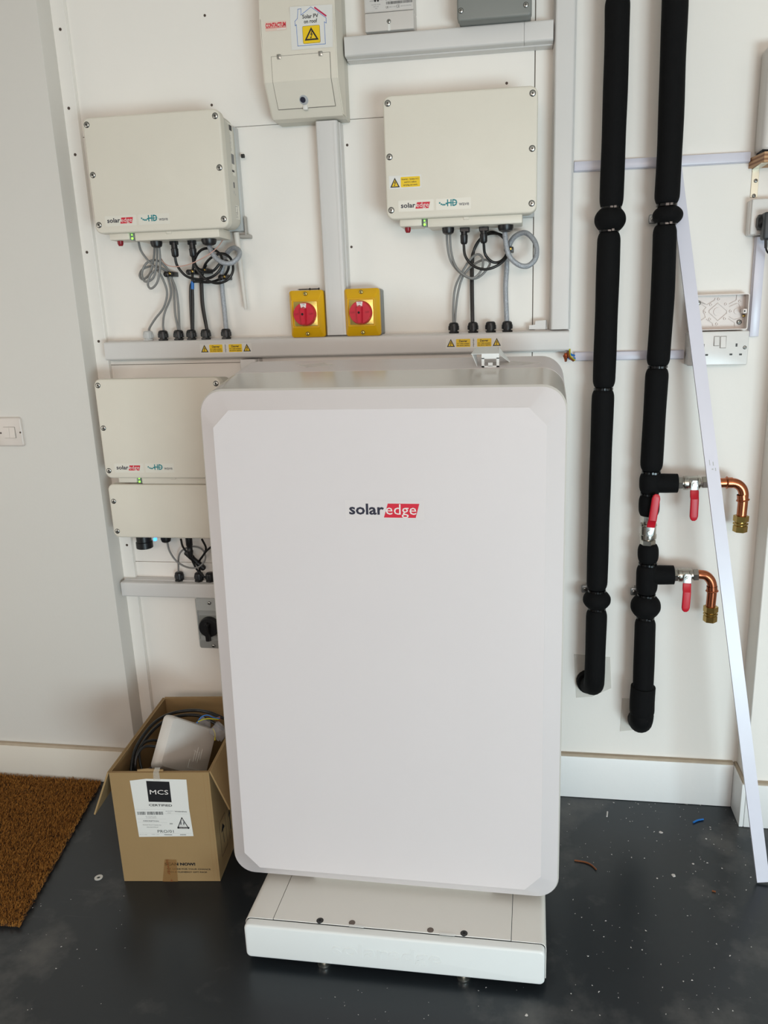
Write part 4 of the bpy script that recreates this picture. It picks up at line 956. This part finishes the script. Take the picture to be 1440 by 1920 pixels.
def slot(px, py, w, h):
    p = at(px, py, -.0502); b = MB(); b.box(p.x-w/2, p.x+w/2, -.0504, -.048, p.z-h/2, p.z+h/2); b.build('pin_slot', M_SCRH, ds)
for px, py, w, h in ((1381, 647, .0045, .008), (1370.5, 664.5, .0068, .0045), (1388.5, 664.5, .0068, .0045), (1319, 648, .0045, .008), (1325, 665.5, .0068, .0045), (1308, 666, .0068, .0045)): slot(px, py, w, h)
link('screw', ME_XSTL, ds, at(1396.5, 651.5, -.0502)).scale = (.75, .75, .75)
bx0, bx1, bz0, bz1 = .7225, .8640, 1.4005, 1.4890
ob = thing('open_wall_box', 'open white plastic wall box with moulded inside, above the double socket', 'wall box', ((bx0+bx1)/2, 0, bz0))
b = MB(); th = .0022
outer = rr(bx1-bx0, bz1-bz0, .004, 4); inner = rr(bx1-bx0-2*th, bz1-bz0-2*th, .003, 4); mx_, mz_ = (bx0+bx1)/2, (bz0+bz1)/2
b.loft([[(mx_+u, 0, mz_+v) for u, v in outer], [(mx_+u, -.035, mz_+v) for u, v in outer], [(mx_+u, -.035, mz_+v) for u, v in inner], [(mx_+u, -.0025, mz_+v) for u, v in inner]], True, True); b.build('box_shell', M_PATT, ob)
def ipx(u, v): return at(1260+u/8, 520+v/8, -.004)
b = MB()
for L in ([(530, 410), (640, 345), (650, 310)], [(435, 360), (530, 412), (435, 380)], [(860, 400), (965, 345), (975, 270)], [(560, 500), (690, 385), (825, 500), (820, 540), (690, 650), (560, 530), (560, 500)], [(420, 390), (515, 450), (470, 500), (505, 600), (430, 650)], [(865, 440), (980, 390)], [(860, 590), (935, 635), (1035, 610)], [(520, 630), (610, 690), (615, 730)], [(850, 620), (940, 680), (940, 735)], [(1000, 390), (1028, 450), (1035, 610)]):
    b.tube([ipx(*q) for q in L], .0010, 6)
b.build('moulded_ribs', M_PATT, ob)
for u, v, r in ((685, 515, .0105), (972, 508, .0072), (415, 525, .0072)):
    p = ipx(u, v); b = MB(); b.lathe((p.x, -.002, p.z), (p.x, -1, p.z), [(0, r), (.0028, r*.97)], 20); b.build('knockout', M_PATT, ob)
for u, v in ((585, 410), (808, 402), (703, 328), (492, 525), (880, 508), (570, 628), (793, 620), (675, 700), (1022, 360)):
    p = ipx(u, v); b = MB(); b.lathe((p.x, -.002, p.z), (p.x, -1, p.z), [(0, .0036), (.0036, .0034), (.0036, .002), (.001, .0018)], 12); b.build('boss', M_PATT, ob)
for p in (ipx(1008, 672), ipx(393, 385)): p.y = -.0055; link('screw', ME_XSTL, ob, p)
p = ipx(1130, 505); b = MB(); b.box(bx1-.013, bx1-th, -.032, -.004, p.z-.006, p.z+.006, .002, 2); b.build('fixing_lug', M_PATT, ob)
b = MB(); b.cyl((bx1-.009, -.0322, p.z), (bx1-.009, -.030, p.z), .002, 10); b.build('lug_hole', M_DARK, ob)
p = ipx(1070, 577); b = MB(); b.cyl((p.x-.004, -.012, p.z), (p.x+.004, -.012, p.z), .0032, 10); b.build('earth_terminal', M_BRASS, ob)

qx0, qx1, qz0, qz1 = .850, .936, 1.628, 1.711
ss = thing('single_socket', 'white single power socket with black charger plugged in, at the right edge', 'socket', ((qx0+qx1)/2, 0, qz0))
pane('pattress', (qx0+qx1)/2, (qz0+qz1)/2, .086, .083, -.030, 0, ss, M_SOCK, .004, .001); pane('face_plate', (qx0+qx1)/2+.001, (qz0+qz1)/2, .084, .083, -.038, -.0305, ss, M_SOCK, .004, .003)
p = at(1428, 424, -.06)
ch = thing('charger', 'dark grey plug-in charger in the single socket at the right edge', 'charger', (.905, -.06, 1.67))
b = MB(); b.box(.872, .934, -.082, -.050, at(1436, 449, -.08).z, at(1436, 397, -.08).z, .005, 3); b.build('case', mat('charger_dark', (52, 54, 56), .45), ch)
b = MB(); zc_ = at(1422, 417, -.045).z; b.lathe((.872, -.046, zc_), (-1, -.046, zc_), [(0, .018), (.004, .017), (.008, .012)], 18); b.box(.866, .93, -.051, -.0385, zc_-.018, zc_+.018, .003, 2); b.build('plug_head', M_BLK, ch)
cb = [at(1436, 447, -.07), at(1436, 462, -.07), at(1438, 471, -.065), at(1444, 478, -.06), at(1452, 490, -.05)]
b = MB(); b.tube(crom(cb, 5), .0022, 8); b.cyl(cb[0], cb[1]+(cb[1]-cb[0])*.2, .0036, 10); b.build('lead', M_CBLK, ch)

A1 = at(1404, 308, -.002); zs1 = at(1412, 297, -.01).z; ZS = 1.786
sh = thing('wall_shelf', 'small plywood wall shelf with chamfered corner on metal bracket, at right edge', 'shelf', (.89, -.05, ZS))
poly = [(.846, -.001), (.848, -.012), (.860, -.083), (.9372, -.083), (.9372, -.001)]
for k in range(5):
    z = ZS+.0046*k; b = MB(); b.prism([(x, y, z) for x, y in poly], (0, 0, .0046)); b.build('ply_layer', (M_PLY1, M_PLY2)[k % 2], sh)
p0 = at(1410, 328, -.001); p1 = at(1418, 370, -.001); xb = at(1415, 345, -.001).x
b = MB(); b.box(xb-.0085, xb+.0085, -.0025, 0, p1.z, ZS, .0006, 1); b.box(xb-.0085, xb+.0085, -.078, 0, ZS-.0022, ZS-.0002, .0006, 1); b.build('angle_bracket', mat('zinc_plated', (212, 206, 186), .35, .35), sh)
for px, py in ((1417, 339), (1413.5, 367)): link('screw', ME_XGRY, sh, at(px, py, -.0026)).scale = (.9, .9, .9)
bxp = thing('wall_device', 'beige rounded device standing on the small plywood shelf, cut by right edge', 'device', (.905, -.04, ZS+.0235))
xl_ = at(1424, 290, -.055).x
b = MB(); b.slab((xl_+.9365)/2, ZS+.0235+.004+.115, .9365-xl_, .23, .012, -.07, -.012, .012, 6, 4); b.build('housing', M_LID, bxp, 45)
b = MB(); b.box(xl_+.003, .934, -.066, -.014, ZS+.0232, ZS+.031); b.build('shade_strip', M_DARK, bxp)  # dark strip standing in for the shadow beneath the device

# ================================================================== LIGHT SWITCH
sw = thing('light_switch', 'white double light switch on the left wall', 'light switch', (-1.207, -.078, 1.115))
pane('face_plate', -1.2075, 1.158, .086, .086, -.087, -.078, sw, M_SWI, .008, .005)
for k, px in enumerate((13.2, 23.6)):
    p = at(px, 811, -.0872); b = MB(); b.box(p.x-.0095, p.x+.0095, -.0876, -.085, p.z-.0165, p.z+.0165); b.build('rocker_recess', M_GAP, sw)
    b = MB(); b.loft([[(p.x-.009, -.087, p.z-.016), (p.x+.009, -.087, p.z-.016), (p.x+.009, -.087, p.z+.016), (p.x-.009, -.087, p.z+.016)], [(p.x-.0086, -.0912, p.z-.0155), (p.x+.0086, -.0912, p.z-.0155), (p.x+.0086, -.0886, p.z+.0155), (p.x-.0086, -.0886, p.z+.0155)]]); b.build('rocker', M_SWI, sw)
for px, py in ((1.5, 812), (38, 811)): link('screw', mh, sw, at(px, py, -.0872)).scale = (.8, 1, .8)

# ================================================================== CARDBOARD BOX AND WHAT LIES IN IT
F0 = Vector((-.753, -.5225, 0)); BU = Vector((.9938, .1112, 0)).normalized(); BVd = Vector((-BU.y, BU.x, 0)); BWd, BDp, BHt = .262, .405, .331; TH = .0042
def bxp_(u, v, z): return F0+BU*u+BVd*v+Vector((0, 0, z))
def onfront(px, py):
    d = ray(px, py); t = (F0-CC).dot(BVd)/d.dot(BVd); q = CC+d*t-F0; return (q.dot(BU), q.z)
cb = thing('cardboard_box', 'open brown cardboard box with white label, on the floor left of the battery', 'box', bxp_(BWd/2, BDp/2, 0))
def bbox(u0, u1, v0, v1, z0, z1, name, mats=M_CARD, skew=0):
    b = MB(); b.loft([[bxp_(u, v, z0) for u, v in ((u0, v0), (u1, v0), (u1, v1), (u0, v1))], [bxp_(u, v, z1) for u, v in ((u0, v0), (u1, v0), (u1, v1), (u0, v1))]])
    return b.build(name, mats, cb)
bbox(0, BWd, 0, TH, .001, BHt, 'front_wall'); bbox(0, BWd, BDp-TH, BDp, .001, BHt, 'back_wall')
bbox(0, TH, TH, BDp-TH, .001, BHt, 'side_wall'); bbox(BWd-TH, BWd, TH, BDp-TH, .001, BHt, 'side_wall'); bbox(TH, BWd-TH, TH, BDp-TH, .002, .008, 'bottom', M_CARDI)
def flap_(pts, nrm, name='flap'):
    b = MB(); q = [bxp_(*p) for p in pts]; n = BU*nrm[0]+BVd*nrm[1]+Vector((0, 0, nrm[2])); b.prism(q, n*TH); return b.build(name, M_CARD, cb)
# left flap hangs outside, right flap opens outward, the front one is folded in with a torn tab, the back one hangs behind
flap_([(-.0005, 0, BHt), (-.0005, BDp, BHt), (-.052, BDp, BHt-.112), (-.050, .07, BHt-.118), (-.046, -.012, BHt-.116)], (-.9, 0, .42))
flap_([(BWd+.0005, .002, BHt), (BWd+.0005, BDp, BHt), (BWd+.055, BDp, BHt-.10), (BWd+.052, .05, BHt-.112), (BWd+.046, -.010, BHt-.104)], (.85, 0, .5))
flap_([(.003, TH+.0003, BHt-.001), (BWd-.003, TH+.0003, BHt-.001), (BWd-.01, .016, BHt-.12), (.01, .016, BHt-.12)], (0, 1, .1))
flap_([(.0, BDp+.0004, BHt), (BWd, BDp+.0004, BHt), (BWd, BDp+.035, BHt-.115), (0, BDp+.035, BHt-.115)], (0, 1, .3))
u0, z0_ = onfront(255, 1453); u1, _ = onfront(306, 1452)
b = MB(); b.prism([bxp_(u0, TH, BHt-.02), bxp_(u1, TH, BHt-.02), bxp_(u1-.002, TH+.002, BHt+.004), bxp_(u0+.028, TH+.002, BHt+.007), bxp_(u0+.002, TH+.002, BHt+.004)], BVd*.003); b.build('torn_tab', M_CARD, cb)
b = MB(); ut, _ = onfront(291, 1453); b.prism([bxp_(ut-.006, -.0012, BHt-.022), bxp_(ut+.012, -.0012, BHt-.022), bxp_(ut+.011, -.0012, BHt+.001), bxp_(ut-.004, -.0012, BHt+.001)], BVd*.0006); b.prism([bxp_(ut-.004, -.001, BHt+.0012), bxp_(ut+.011, -.001, BHt+.0012), bxp_(ut+.012, TH+.004, BHt+.009), bxp_(ut-.002, TH+.004, BHt+.009)], Vector((0, 0, .0006))); b.build('clear_tape', M_CLEAR, cb)
# crease lines down the right edge of the front
P = Print(); P.rect(BWd-.016, .002, BWd-.0152, BHt-.003, M_CARDI, 0); P.rect(BWd-.006, .002, BWd-.0052, BHt-.003, M_CARDI, 0); P.build('edge_crease', cb, bxp_(0, 0, 0), BU)
# printed label
LBL = [onfront(243.4, 1463.5), onfront(274, 1460), onfront(349.5, 1461.5), onfront(354.5, 1515), onfront(363, 1567.5), onfront(261, 1569), onfront(252, 1514)]
lu, lz = onfront(261, 1569)
def LF(px, py): a_, z_ = onfront(px, py); return (a_-lu, z_-lz)
P = Print(); P.poly([(a_-lu, z_-lz) for a_, z_ in LBL][::-1], M_LABW, 0)
P.poly([LF(279, 1503), LF(322, 1504), LF(317.5, 1465.5), LF(274, 1464)], M_INK, 1)
def tline(s, pa, pb, h, m_=M_GINK, bold=.0, layer=2):
    a_ = Vector(LF(*pa)); c_ = Vector(LF(*pb)); P.text(s, a_.x, a_.y, h, m_, (c_-a_).length, layer, bold, math.atan2((c_-a_).y, (c_-a_).x))
tline('MCS', (281.5, 1489), (316, 1489.5), .0132, M_WHI); tline('CERTIFIED', (279.5, 1511), (323, 1512), .0062, M_INK, .02)
a_ = LF(258, 1527.5); c_ = LF(306, 1521.5); P.bars(a_[0], a_[1], a_[0]+.022, c_[1], M_INK, 1, 2); P.bars(a_[0]+.026, a_[1], c_[0], c_[1], M_INK, 1, 9)
tline('SKL-350-B(1)-SFR', (273, 1531), (293, 1531), .0019); tline('DY-DB2-2305001', (274.5, 1533.5), (293.5, 1533.5), .0019)
for q0, q1 in (((257, 1535), (311, 1535.5)), ((259, 1541.5), (313, 1542)), ((309, 1525.5), (354, 1526)), ((262, 1561.5), (360, 1562.5)), ((254.5, 1517), (310, 1517.5))): P.line([LF(*q0), LF(*q1)], .0004, M_LINK, 1)
tline('DESCRIPTION', (269, 1539.8), (298, 1540.3), .0032, M_GINK, .03); tline('Pitched Roof Tophat for', (268, 1546.8), (303, 1547.3), .0022, M_GINK, .02); tline('Standard Roof', (275.5, 1551), (297, 1551.3), .0022, M_GINK, .02)
tline('QUANTITY', (310.5, 1521.3), (326, 1521.5), .0022); tline('UNIT', (314, 1524.5), (321, 1524.6), .0022); tline('WARNING', (327.5, 1522.3), (350.5, 1522.8), .0034, M_GINK, .03); tline('30', (318.3, 1545.2), (324, 1545.3), .0038, M_GINK, .03)
tline('PRO/01', (296, 1561), (326, 1561), .0085, M_INK, .0); P.line([LF(308.5, 1564.7), LF(322.5, 1564.9)], .0014, M_INK, 2)
tline('Au-T-model', (262, 1565), (276, 1565.2), .0018); tline('PART  NO.', (285, 1564.8), (299, 1565), .0018); tline('IIIIIIII', (338, 1565.5), (349, 1565.6), .0024, M_GINK, .04)
tri = [LF(333.5, 1552.5), LF(354, 1553), LF(341, 1533)]
P.line(tri, .0022, M_INK, 1, True); P.poly([LF(332.5, 1550), LF(355.5, 1550.5), LF(355, 1553.8), LF(334, 1553.4)], M_INK, 1); tline('CAUTION', (336.5, 1552.8), (352, 1553.2), .0022, M_WHI, .02)
for px in (339.5, 344.8): P.poly([LF(px-1.6, 1546), LF(px+1.6, 1546), LF(px+1.2, 1540.5), LF(px-1.2, 1540.5)], M_GINK, 1)
P.line([LF(338, 1541), LF(342, 1538), LF(346, 1541)], .0008, M_GINK, 1); P.line([LF(338, 1547.5), LF(347, 1547.7)], .0006, M_GINK, 1)
P.build('shipping_label', cb, bxp_(lu, -.0003, lz), BU)
# print along the foot of the front, and the brown tape with its lettering
P = Print(); lu, lz = onfront(233, 1652)
tline('SCAN NOW!', (309, 1622), (366.5, 1622.5), .0078, M_INK, .05, 1); tline('QR CODE FOR YOUR CHANCE', (313, 1630), (395, 1631), .0041, M_INK, .015, 1); tline('WIN A CLENERGY GIFT PACK', (315, 1635.7), (389, 1636.4), .0041, M_INK, .015, 1)
P.build('printed_text', cb, bxp_(lu, -.0003, lz), BU)
P = Print(); P.poly([LF(305, 1654), LF(334, 1654), LF(331, 1611.5), LF(309, 1611)], M_TAPE, 0)
a_ = LF(311.5, 1611.5); P.text('lenergy', a_[0], a_[1], .0072, M_BRNW, .0475, 1, .01, -PI/2+.05)
P.poly([LF(320, 1652), LF(324, 1652), LF(322, 1648)], M_BRNW, 1)
P.build('packing_tape', cb, bxp_(lu, -.0008, lz), BU)
# handling symbols on the right side
P = Print()
for k in (0, 1):
    x = .035+k*.075; P.line([(x, .05), (x+.052, .05), (x+.052, .15), (x, .15)], .0016, M_INK, 1, True)
    if k == 0:
        P.poly([(x+.01, .115), (x+.026, .135), (x+.042, .115)], M_INK, 1); P.rect(x+.0245, .075, x+.0275, .116, M_INK, 1)
    else:
        for dx in (.014, .038): P.rect(x+dx-.003, .07, x+dx+.003, .12, M_INK, 1); P.poly([(x+dx-.009, .115), (x+dx+.009, .115), (x+dx, .135)], M_INK, 1)
P.build('handling_symbols', cb, bxp_(BWd, 0, 0), BVd)

# grey-white plastic housing lid, tilted in the box
q0, q1, q2 = at(303, 1435, -.430), at(333, 1346, -.335), at(371, 1453, -.350)
Ux = (q2-q0).normalized(); Vx = (q1-q0); Vx = (Vx-Ux*Vx.dot(Ux)).normalized(); Nx = Ux.cross(Vx)
w_, h_ = (q2-q0).length*1.22, (q1-q0).length*.98
lid = thing('plastic_housing', 'grey-white square plastic housing with rounded rim, tilted on top in the cardboard box', 'housing', q0)
def lp_(u, v, n_): return q0+Ux*u+Vx*v+Nx*n_
b = MB()
def lr(i, n_, r=.014): return [lp_(w_/2+u, h_/2+v, n_) for u, v in rr(w_-2*i, h_-2*i, r, 5)]
b.loft([lr(-.010, -.034), lr(-.009, -.022), lr(-.006, -.010), lr(-.001, -.002), lr(.006, 0)]); b.build('shell', M_LID, lid, 35)
b = MB()
for L in ([(.105, .035), (.105, .012), (.150, .012)], [(.118, .062), (.118, .030)], [(.126, .072), (.126, .034)], [(.134, .06), (.134, .03)], [(.142, .07), (.142, .04)], [(.112, .060), (.124, .058)]): b.tube([lp_(u/.165*w_-.012, v, .0002) for u, v in L], .0009, 5)
b.build('moulded_marks', M_LABW, lid)
def tubec(name, lab, m_, r, pts, cat='cable', group=None):
    b = MB(); b.tube(crom(pts, 7), r, 9); return prop(b.build(name, m_, base=pts[0], angle=80), lab, cat, group)
tubec('black_cable', 'long black cable arching over back of the cardboard box, outer of two', M_CBLK, .0045, [at(247, 1470, -.47), at(246, 1440, -.45), at(256, 1400, -.40), at(284, 1360, -.33), at(318, 1339, -.26), at(360, 1332, -.23), at(392, 1336, -.24), at(420, 1347, -.25)])
tubec('black_cable', 'long black cable arching over the cardboard box, just inside the outer one', M_CBLK, .0045, [at(251, 1470, -.46), at(250, 1445, -.445), at(260, 1407, -.39), at(288, 1368, -.31), at(322, 1346, -.25), at(365, 1341, -.22), at(395, 1352, -.22), at(420, 1368, -.22)])
tubec('black_cable', 'black cable making a small loop at the left inside the cardboard box', M_CBLK, .0036, [at(268, 1452, -.44), at(262, 1425, -.42), at(262, 1405, -.40), at(272, 1392, -.38), at(290, 1388, -.36), at(306, 1392, -.35)])
tubec('black_cable', 'black cable bent under the tilted lid inside the cardboard box', M_CBLK, .0036, [at(256, 1470, -.46), at(254, 1430, -.44), at(262, 1408, -.42), at(276, 1399, -.40), at(300, 1401, -.38)])
tubec('blue_wire', 'short blue wire curving above the lid in the cardboard box', M_BLUW, .0016, [at(369, 1356, -.29), at(378, 1344, -.28), at(390, 1341, -.27), at(402, 1346, -.27), at(412, 1347, -.27)], 'wire')
tubec('green_wire', 'short yellow-green wire above the lid in the cardboard box', M_YGW, .0016, [at(371, 1353, -.295), at(385, 1348, -.285), at(400, 1348, -.28), at(410, 1349, -.27)], 'wire')
tubec('yellow_wire', 'short yellow wire end at the right behind lid in the cardboard box', mat('yellow_insulation', (206, 190, 30), .4), .0018, [at(399, 1366, -.28), at(403, 1375, -.28), at(403, 1388, -.285)], 'wire')
cs = MB()
for k in range(5): cs.tube([at(402+k*.8, 1347+k*.7, -.268), at(413, 1344+k*2, -.265+k*.002)], .0011, 5)
prop(cs.build('copper_ends', M_COPP, base=at(405, 1347, -.268)), 'frayed copper wire ends above lid in the cardboard box', 'wire')
def crumple(name, lab, pts, seed, m_):
    rnd = random.Random(seed); c_ = sum((Vector(p) for p in pts), Vector())/len(pts); b = MB(); n = 12
    R = []
    for k in range(7):
        t = k/6; s_ = math.sin(PI*min(max(t, .06), .94)); R.append([c_+Vector((math.cos(2*PI*i/n)*pts_r[0]*s_*rnd.uniform(.75, 1.2), math.sin(2*PI*i/n)*pts_r[1]*s_*rnd.uniform(.75, 1.2), (t-.5)*pts_r[2]*2+rnd.uniform(-.004, .004))) for i in range(n)])
    b.loft(R); return prop(b.build(name, m_, base=c_, angle=12), lab, 'bag')
pts_r = (.022, .02, .024); crumple('plastic_bag', 'crumpled clear plastic bag behind the lid in the cardboard box', [at(381, 1360, -.235)], 4, M_BAG)
pts_r = (.026, .02, .028); crumple('plastic_bag', 'crumpled clear plastic bag at the battery side of the cardboard box', [at(410, 1372, -.27)], 8, M_BAG)
pts_r = (.036, .024, .034); crumple('plastic_bag', 'dark crumpled plastic bag beneath the tilted lid in the cardboard box', [at(300, 1446, -.385)], 5, mat('dark_poly', (92, 86, 92), .35))
b = MB(); b.prism([at(255, 1443, -.44), at(282, 1445, -.43), at(283, 1450, -.43), at(284, 1462, -.44), at(253, 1462, -.45)], (0, .003, 0)); prop(b.build('card_scrap', M_CARDI, base=at(265, 1450, -.44)), 'small card scrap at the front left inside the cardboard box', 'card')

# ================================================================== DOORMAT
MZ = .010
m0, m1 = Vector((-1.066, -.104, 0)), Vector((-.935, -.70, 0))
mat_ = thing('doormat', 'brown coir doormat lying on the floor against the left wall', 'doormat', (-1.3, -.4, 0))
def medge(y): return m0.x+(m1.x-m0.x)*(y-m0.y)/(m1.y-m0.y)
b = MB(); L = 30; ptsm = []
for i in range(L+1):
    y = -.104-(.596)*i/L; ptsm.append((medge(y)+random.uniform(-.004, .004), y))
ptsm += [(-.955, -.706), (-1.10, -.712), (-1.553, -.712), (-1.553, -.104)]
b.prism([(x, y, .0008) for x, y in ptsm], (0, 0, .006)); b.build('backing', M_COIRB, mat_)
rnd = random.Random(11); V = []; F = []
def tuft(x, y):
    a = rnd.uniform(0, 2*PI); l = rnd.uniform(.004, .010); h = rnd.uniform(.006, .0135); w = rnd.uniform(.0007, .0014)
    dx, dy = math.cos(a)*l+.003, math.sin(a)*l-.001; px_, py_ = -math.sin(a)*w, math.cos(a)*w; k = len(V)
    z = .0045
    V.extend(((x-px_, y-py_, z), (x+px_, y+py_, z), (x+dx*.6+px_*.8, y+dy*.6+py_*.8, z+h*.75), (x+dx*.6-px_*.8, y+dy*.6-py_*.8, z+h*.75), (x+dx, y+dy, z+h))); F.extend(((k, k+1, k+2, k+3), (k+3, k+2, k+4)))
n_ = 0
while n_ < 52000:
    y = rnd.uniform(-.711, -.104); x = rnd.uniform(-1.55, -.93)
    if x < medge(y)+rnd.uniform(-.003, .004): tuft(x, y); n_ += 1
me = bpy.data.meshes.new('pile'); me.from_pydata([(x+1.3, y+.4, z) for x, y, z in V], [], F); me.materials.append(M_COIR)
o = bpy.data.objects.new('pile', me); COL.objects.link(o); o.parent = mat_; o['kind'] = 'stuff'

# ================================================================== BITS ON THE FLOOR
p = onz(185, 1646); b = MB(); b.lathe((p.x, p.y, .0004), (p.x, p.y, 1), [(0, .0045), (0, .0108), (.0016, .0108), (.0016, .0045), (0, .0045)], 24, False, False)
prop(b.build('washer', mat('pale_washer', (206, 204, 198), .4), base=p), 'pale round washer on the floor between doormat and box', 'washer')
def bit(name, lab, px, r, m_, pts=None, cat='wire'):
    b = MB(); P_ = [onz(u, v, r+.0004) for u, v in pts]; b.tube(crom(P_, 5), r, 7); return prop(b.build(name, m_, base=P_[0]), lab, cat)
bit('blue_wire_offcut', 'short blue wire offcut on the floor by the skirting', None, .0026, M_BLUW, [(1300, 1542), (1308, 1538), (1319, 1536)])
bit('copper_offcut', 'curved brown wire offcut on floor right of the battery', None, .0022, M_BRNW, [(1077, 1613), (1096, 1616), (1108, 1621), (1118, 1630)])
bit('white_offcut', 'small white plastic sliver on floor just before the skirting', None, .0022, M_CHIP, [(1138, 1531), (1139, 1522)], 'offcut')
bit('brown_offcut', 'tiny brown wire offcut near foot of the leaning white strip', None, .0022, M_BRNW, [(1335, 1670), (1342, 1672)])
def chip(lab, px, py, r, seed, grp='white chips on the floor'):
    rnd = random.Random(seed); p = onz(px, py); b = MB(); n = 7
    ring = [(math.cos(2*PI*i/n)*r*rnd.uniform(.6, 1.1), math.sin(2*PI*i/n)*r*rnd.uniform(.6, 1.1)) for i in range(n)]
    b.loft([[(p.x+u, p.y+v, .0003) for u, v in ring], [(p.x+u*.85, p.y+v*.85, .0003+r*.25) for u, v in ring]]); prop(b.build('plaster_chip', M_CHIP, base=p, angle=20), lab, 'chip', grp)
chip('large white plaster chip on the open floor, nearest to battery foot', 1263, 1642, .0072, 1); chip('white plaster chip on the floor, midway between blue offcut and battery', 1239, 1561, .006, 2)
chip('tiny white chip on floor just left of the largest chip', 1232, 1647, .003, 3); chip('small white chip on floor below the copper pipes, before the leaning strip', 1300, 1620, .0036, 4)
chip('small white chip on the floor at the frame bottom, right of battery stand', 987, 1904, .0038, 5); chip('small white chip on floor near the blue wire offcut', 1324, 1573, .003, 6)
rnd = random.Random(21); b = MB()
def speck(px, py, r):
    p = onz(px, py); a = rnd.uniform(0, PI); u = Vector((math.cos(a), math.sin(a), 0))*r*rnd.uniform(.8, 1.8); v = Vector((-math.sin(a), math.cos(a), 0))*r*rnd.uniform(.5, .9)
    b.loft([[p-u-v+Vector((0, 0, .0002)), p+u-v+Vector((0, 0, .0002)), p+v+Vector((0, 0, .0002))], [p-u*.7-v*.7+Vector((0, 0, r*.6)), p+u*.7-v*.7+Vector((0, 0, r*.6)), p+v*.7+Vector((0, 0, r*.6))]])
for _ in range(210):
    px = rnd.uniform(1050, 1410); py = 1505+(rnd.random()**1.5)*400; speck(px, py, rnd.choice((.0008, .0009, .0012, .0018)))
for _ in range(24): speck(rnd.uniform(30, 240), rnd.uniform(1680, 1900), rnd.uniform(.0007, .0014))
for _ in range(20): speck(rnd.uniform(500, 1000), rnd.uniform(1850, 1915), rnd.uniform(.0006, .0012))
prop(b.build('floor_debris', M_CHIP), 'scatter of tiny pale crumbs over the dark floor', 'debris', None, 'stuff')
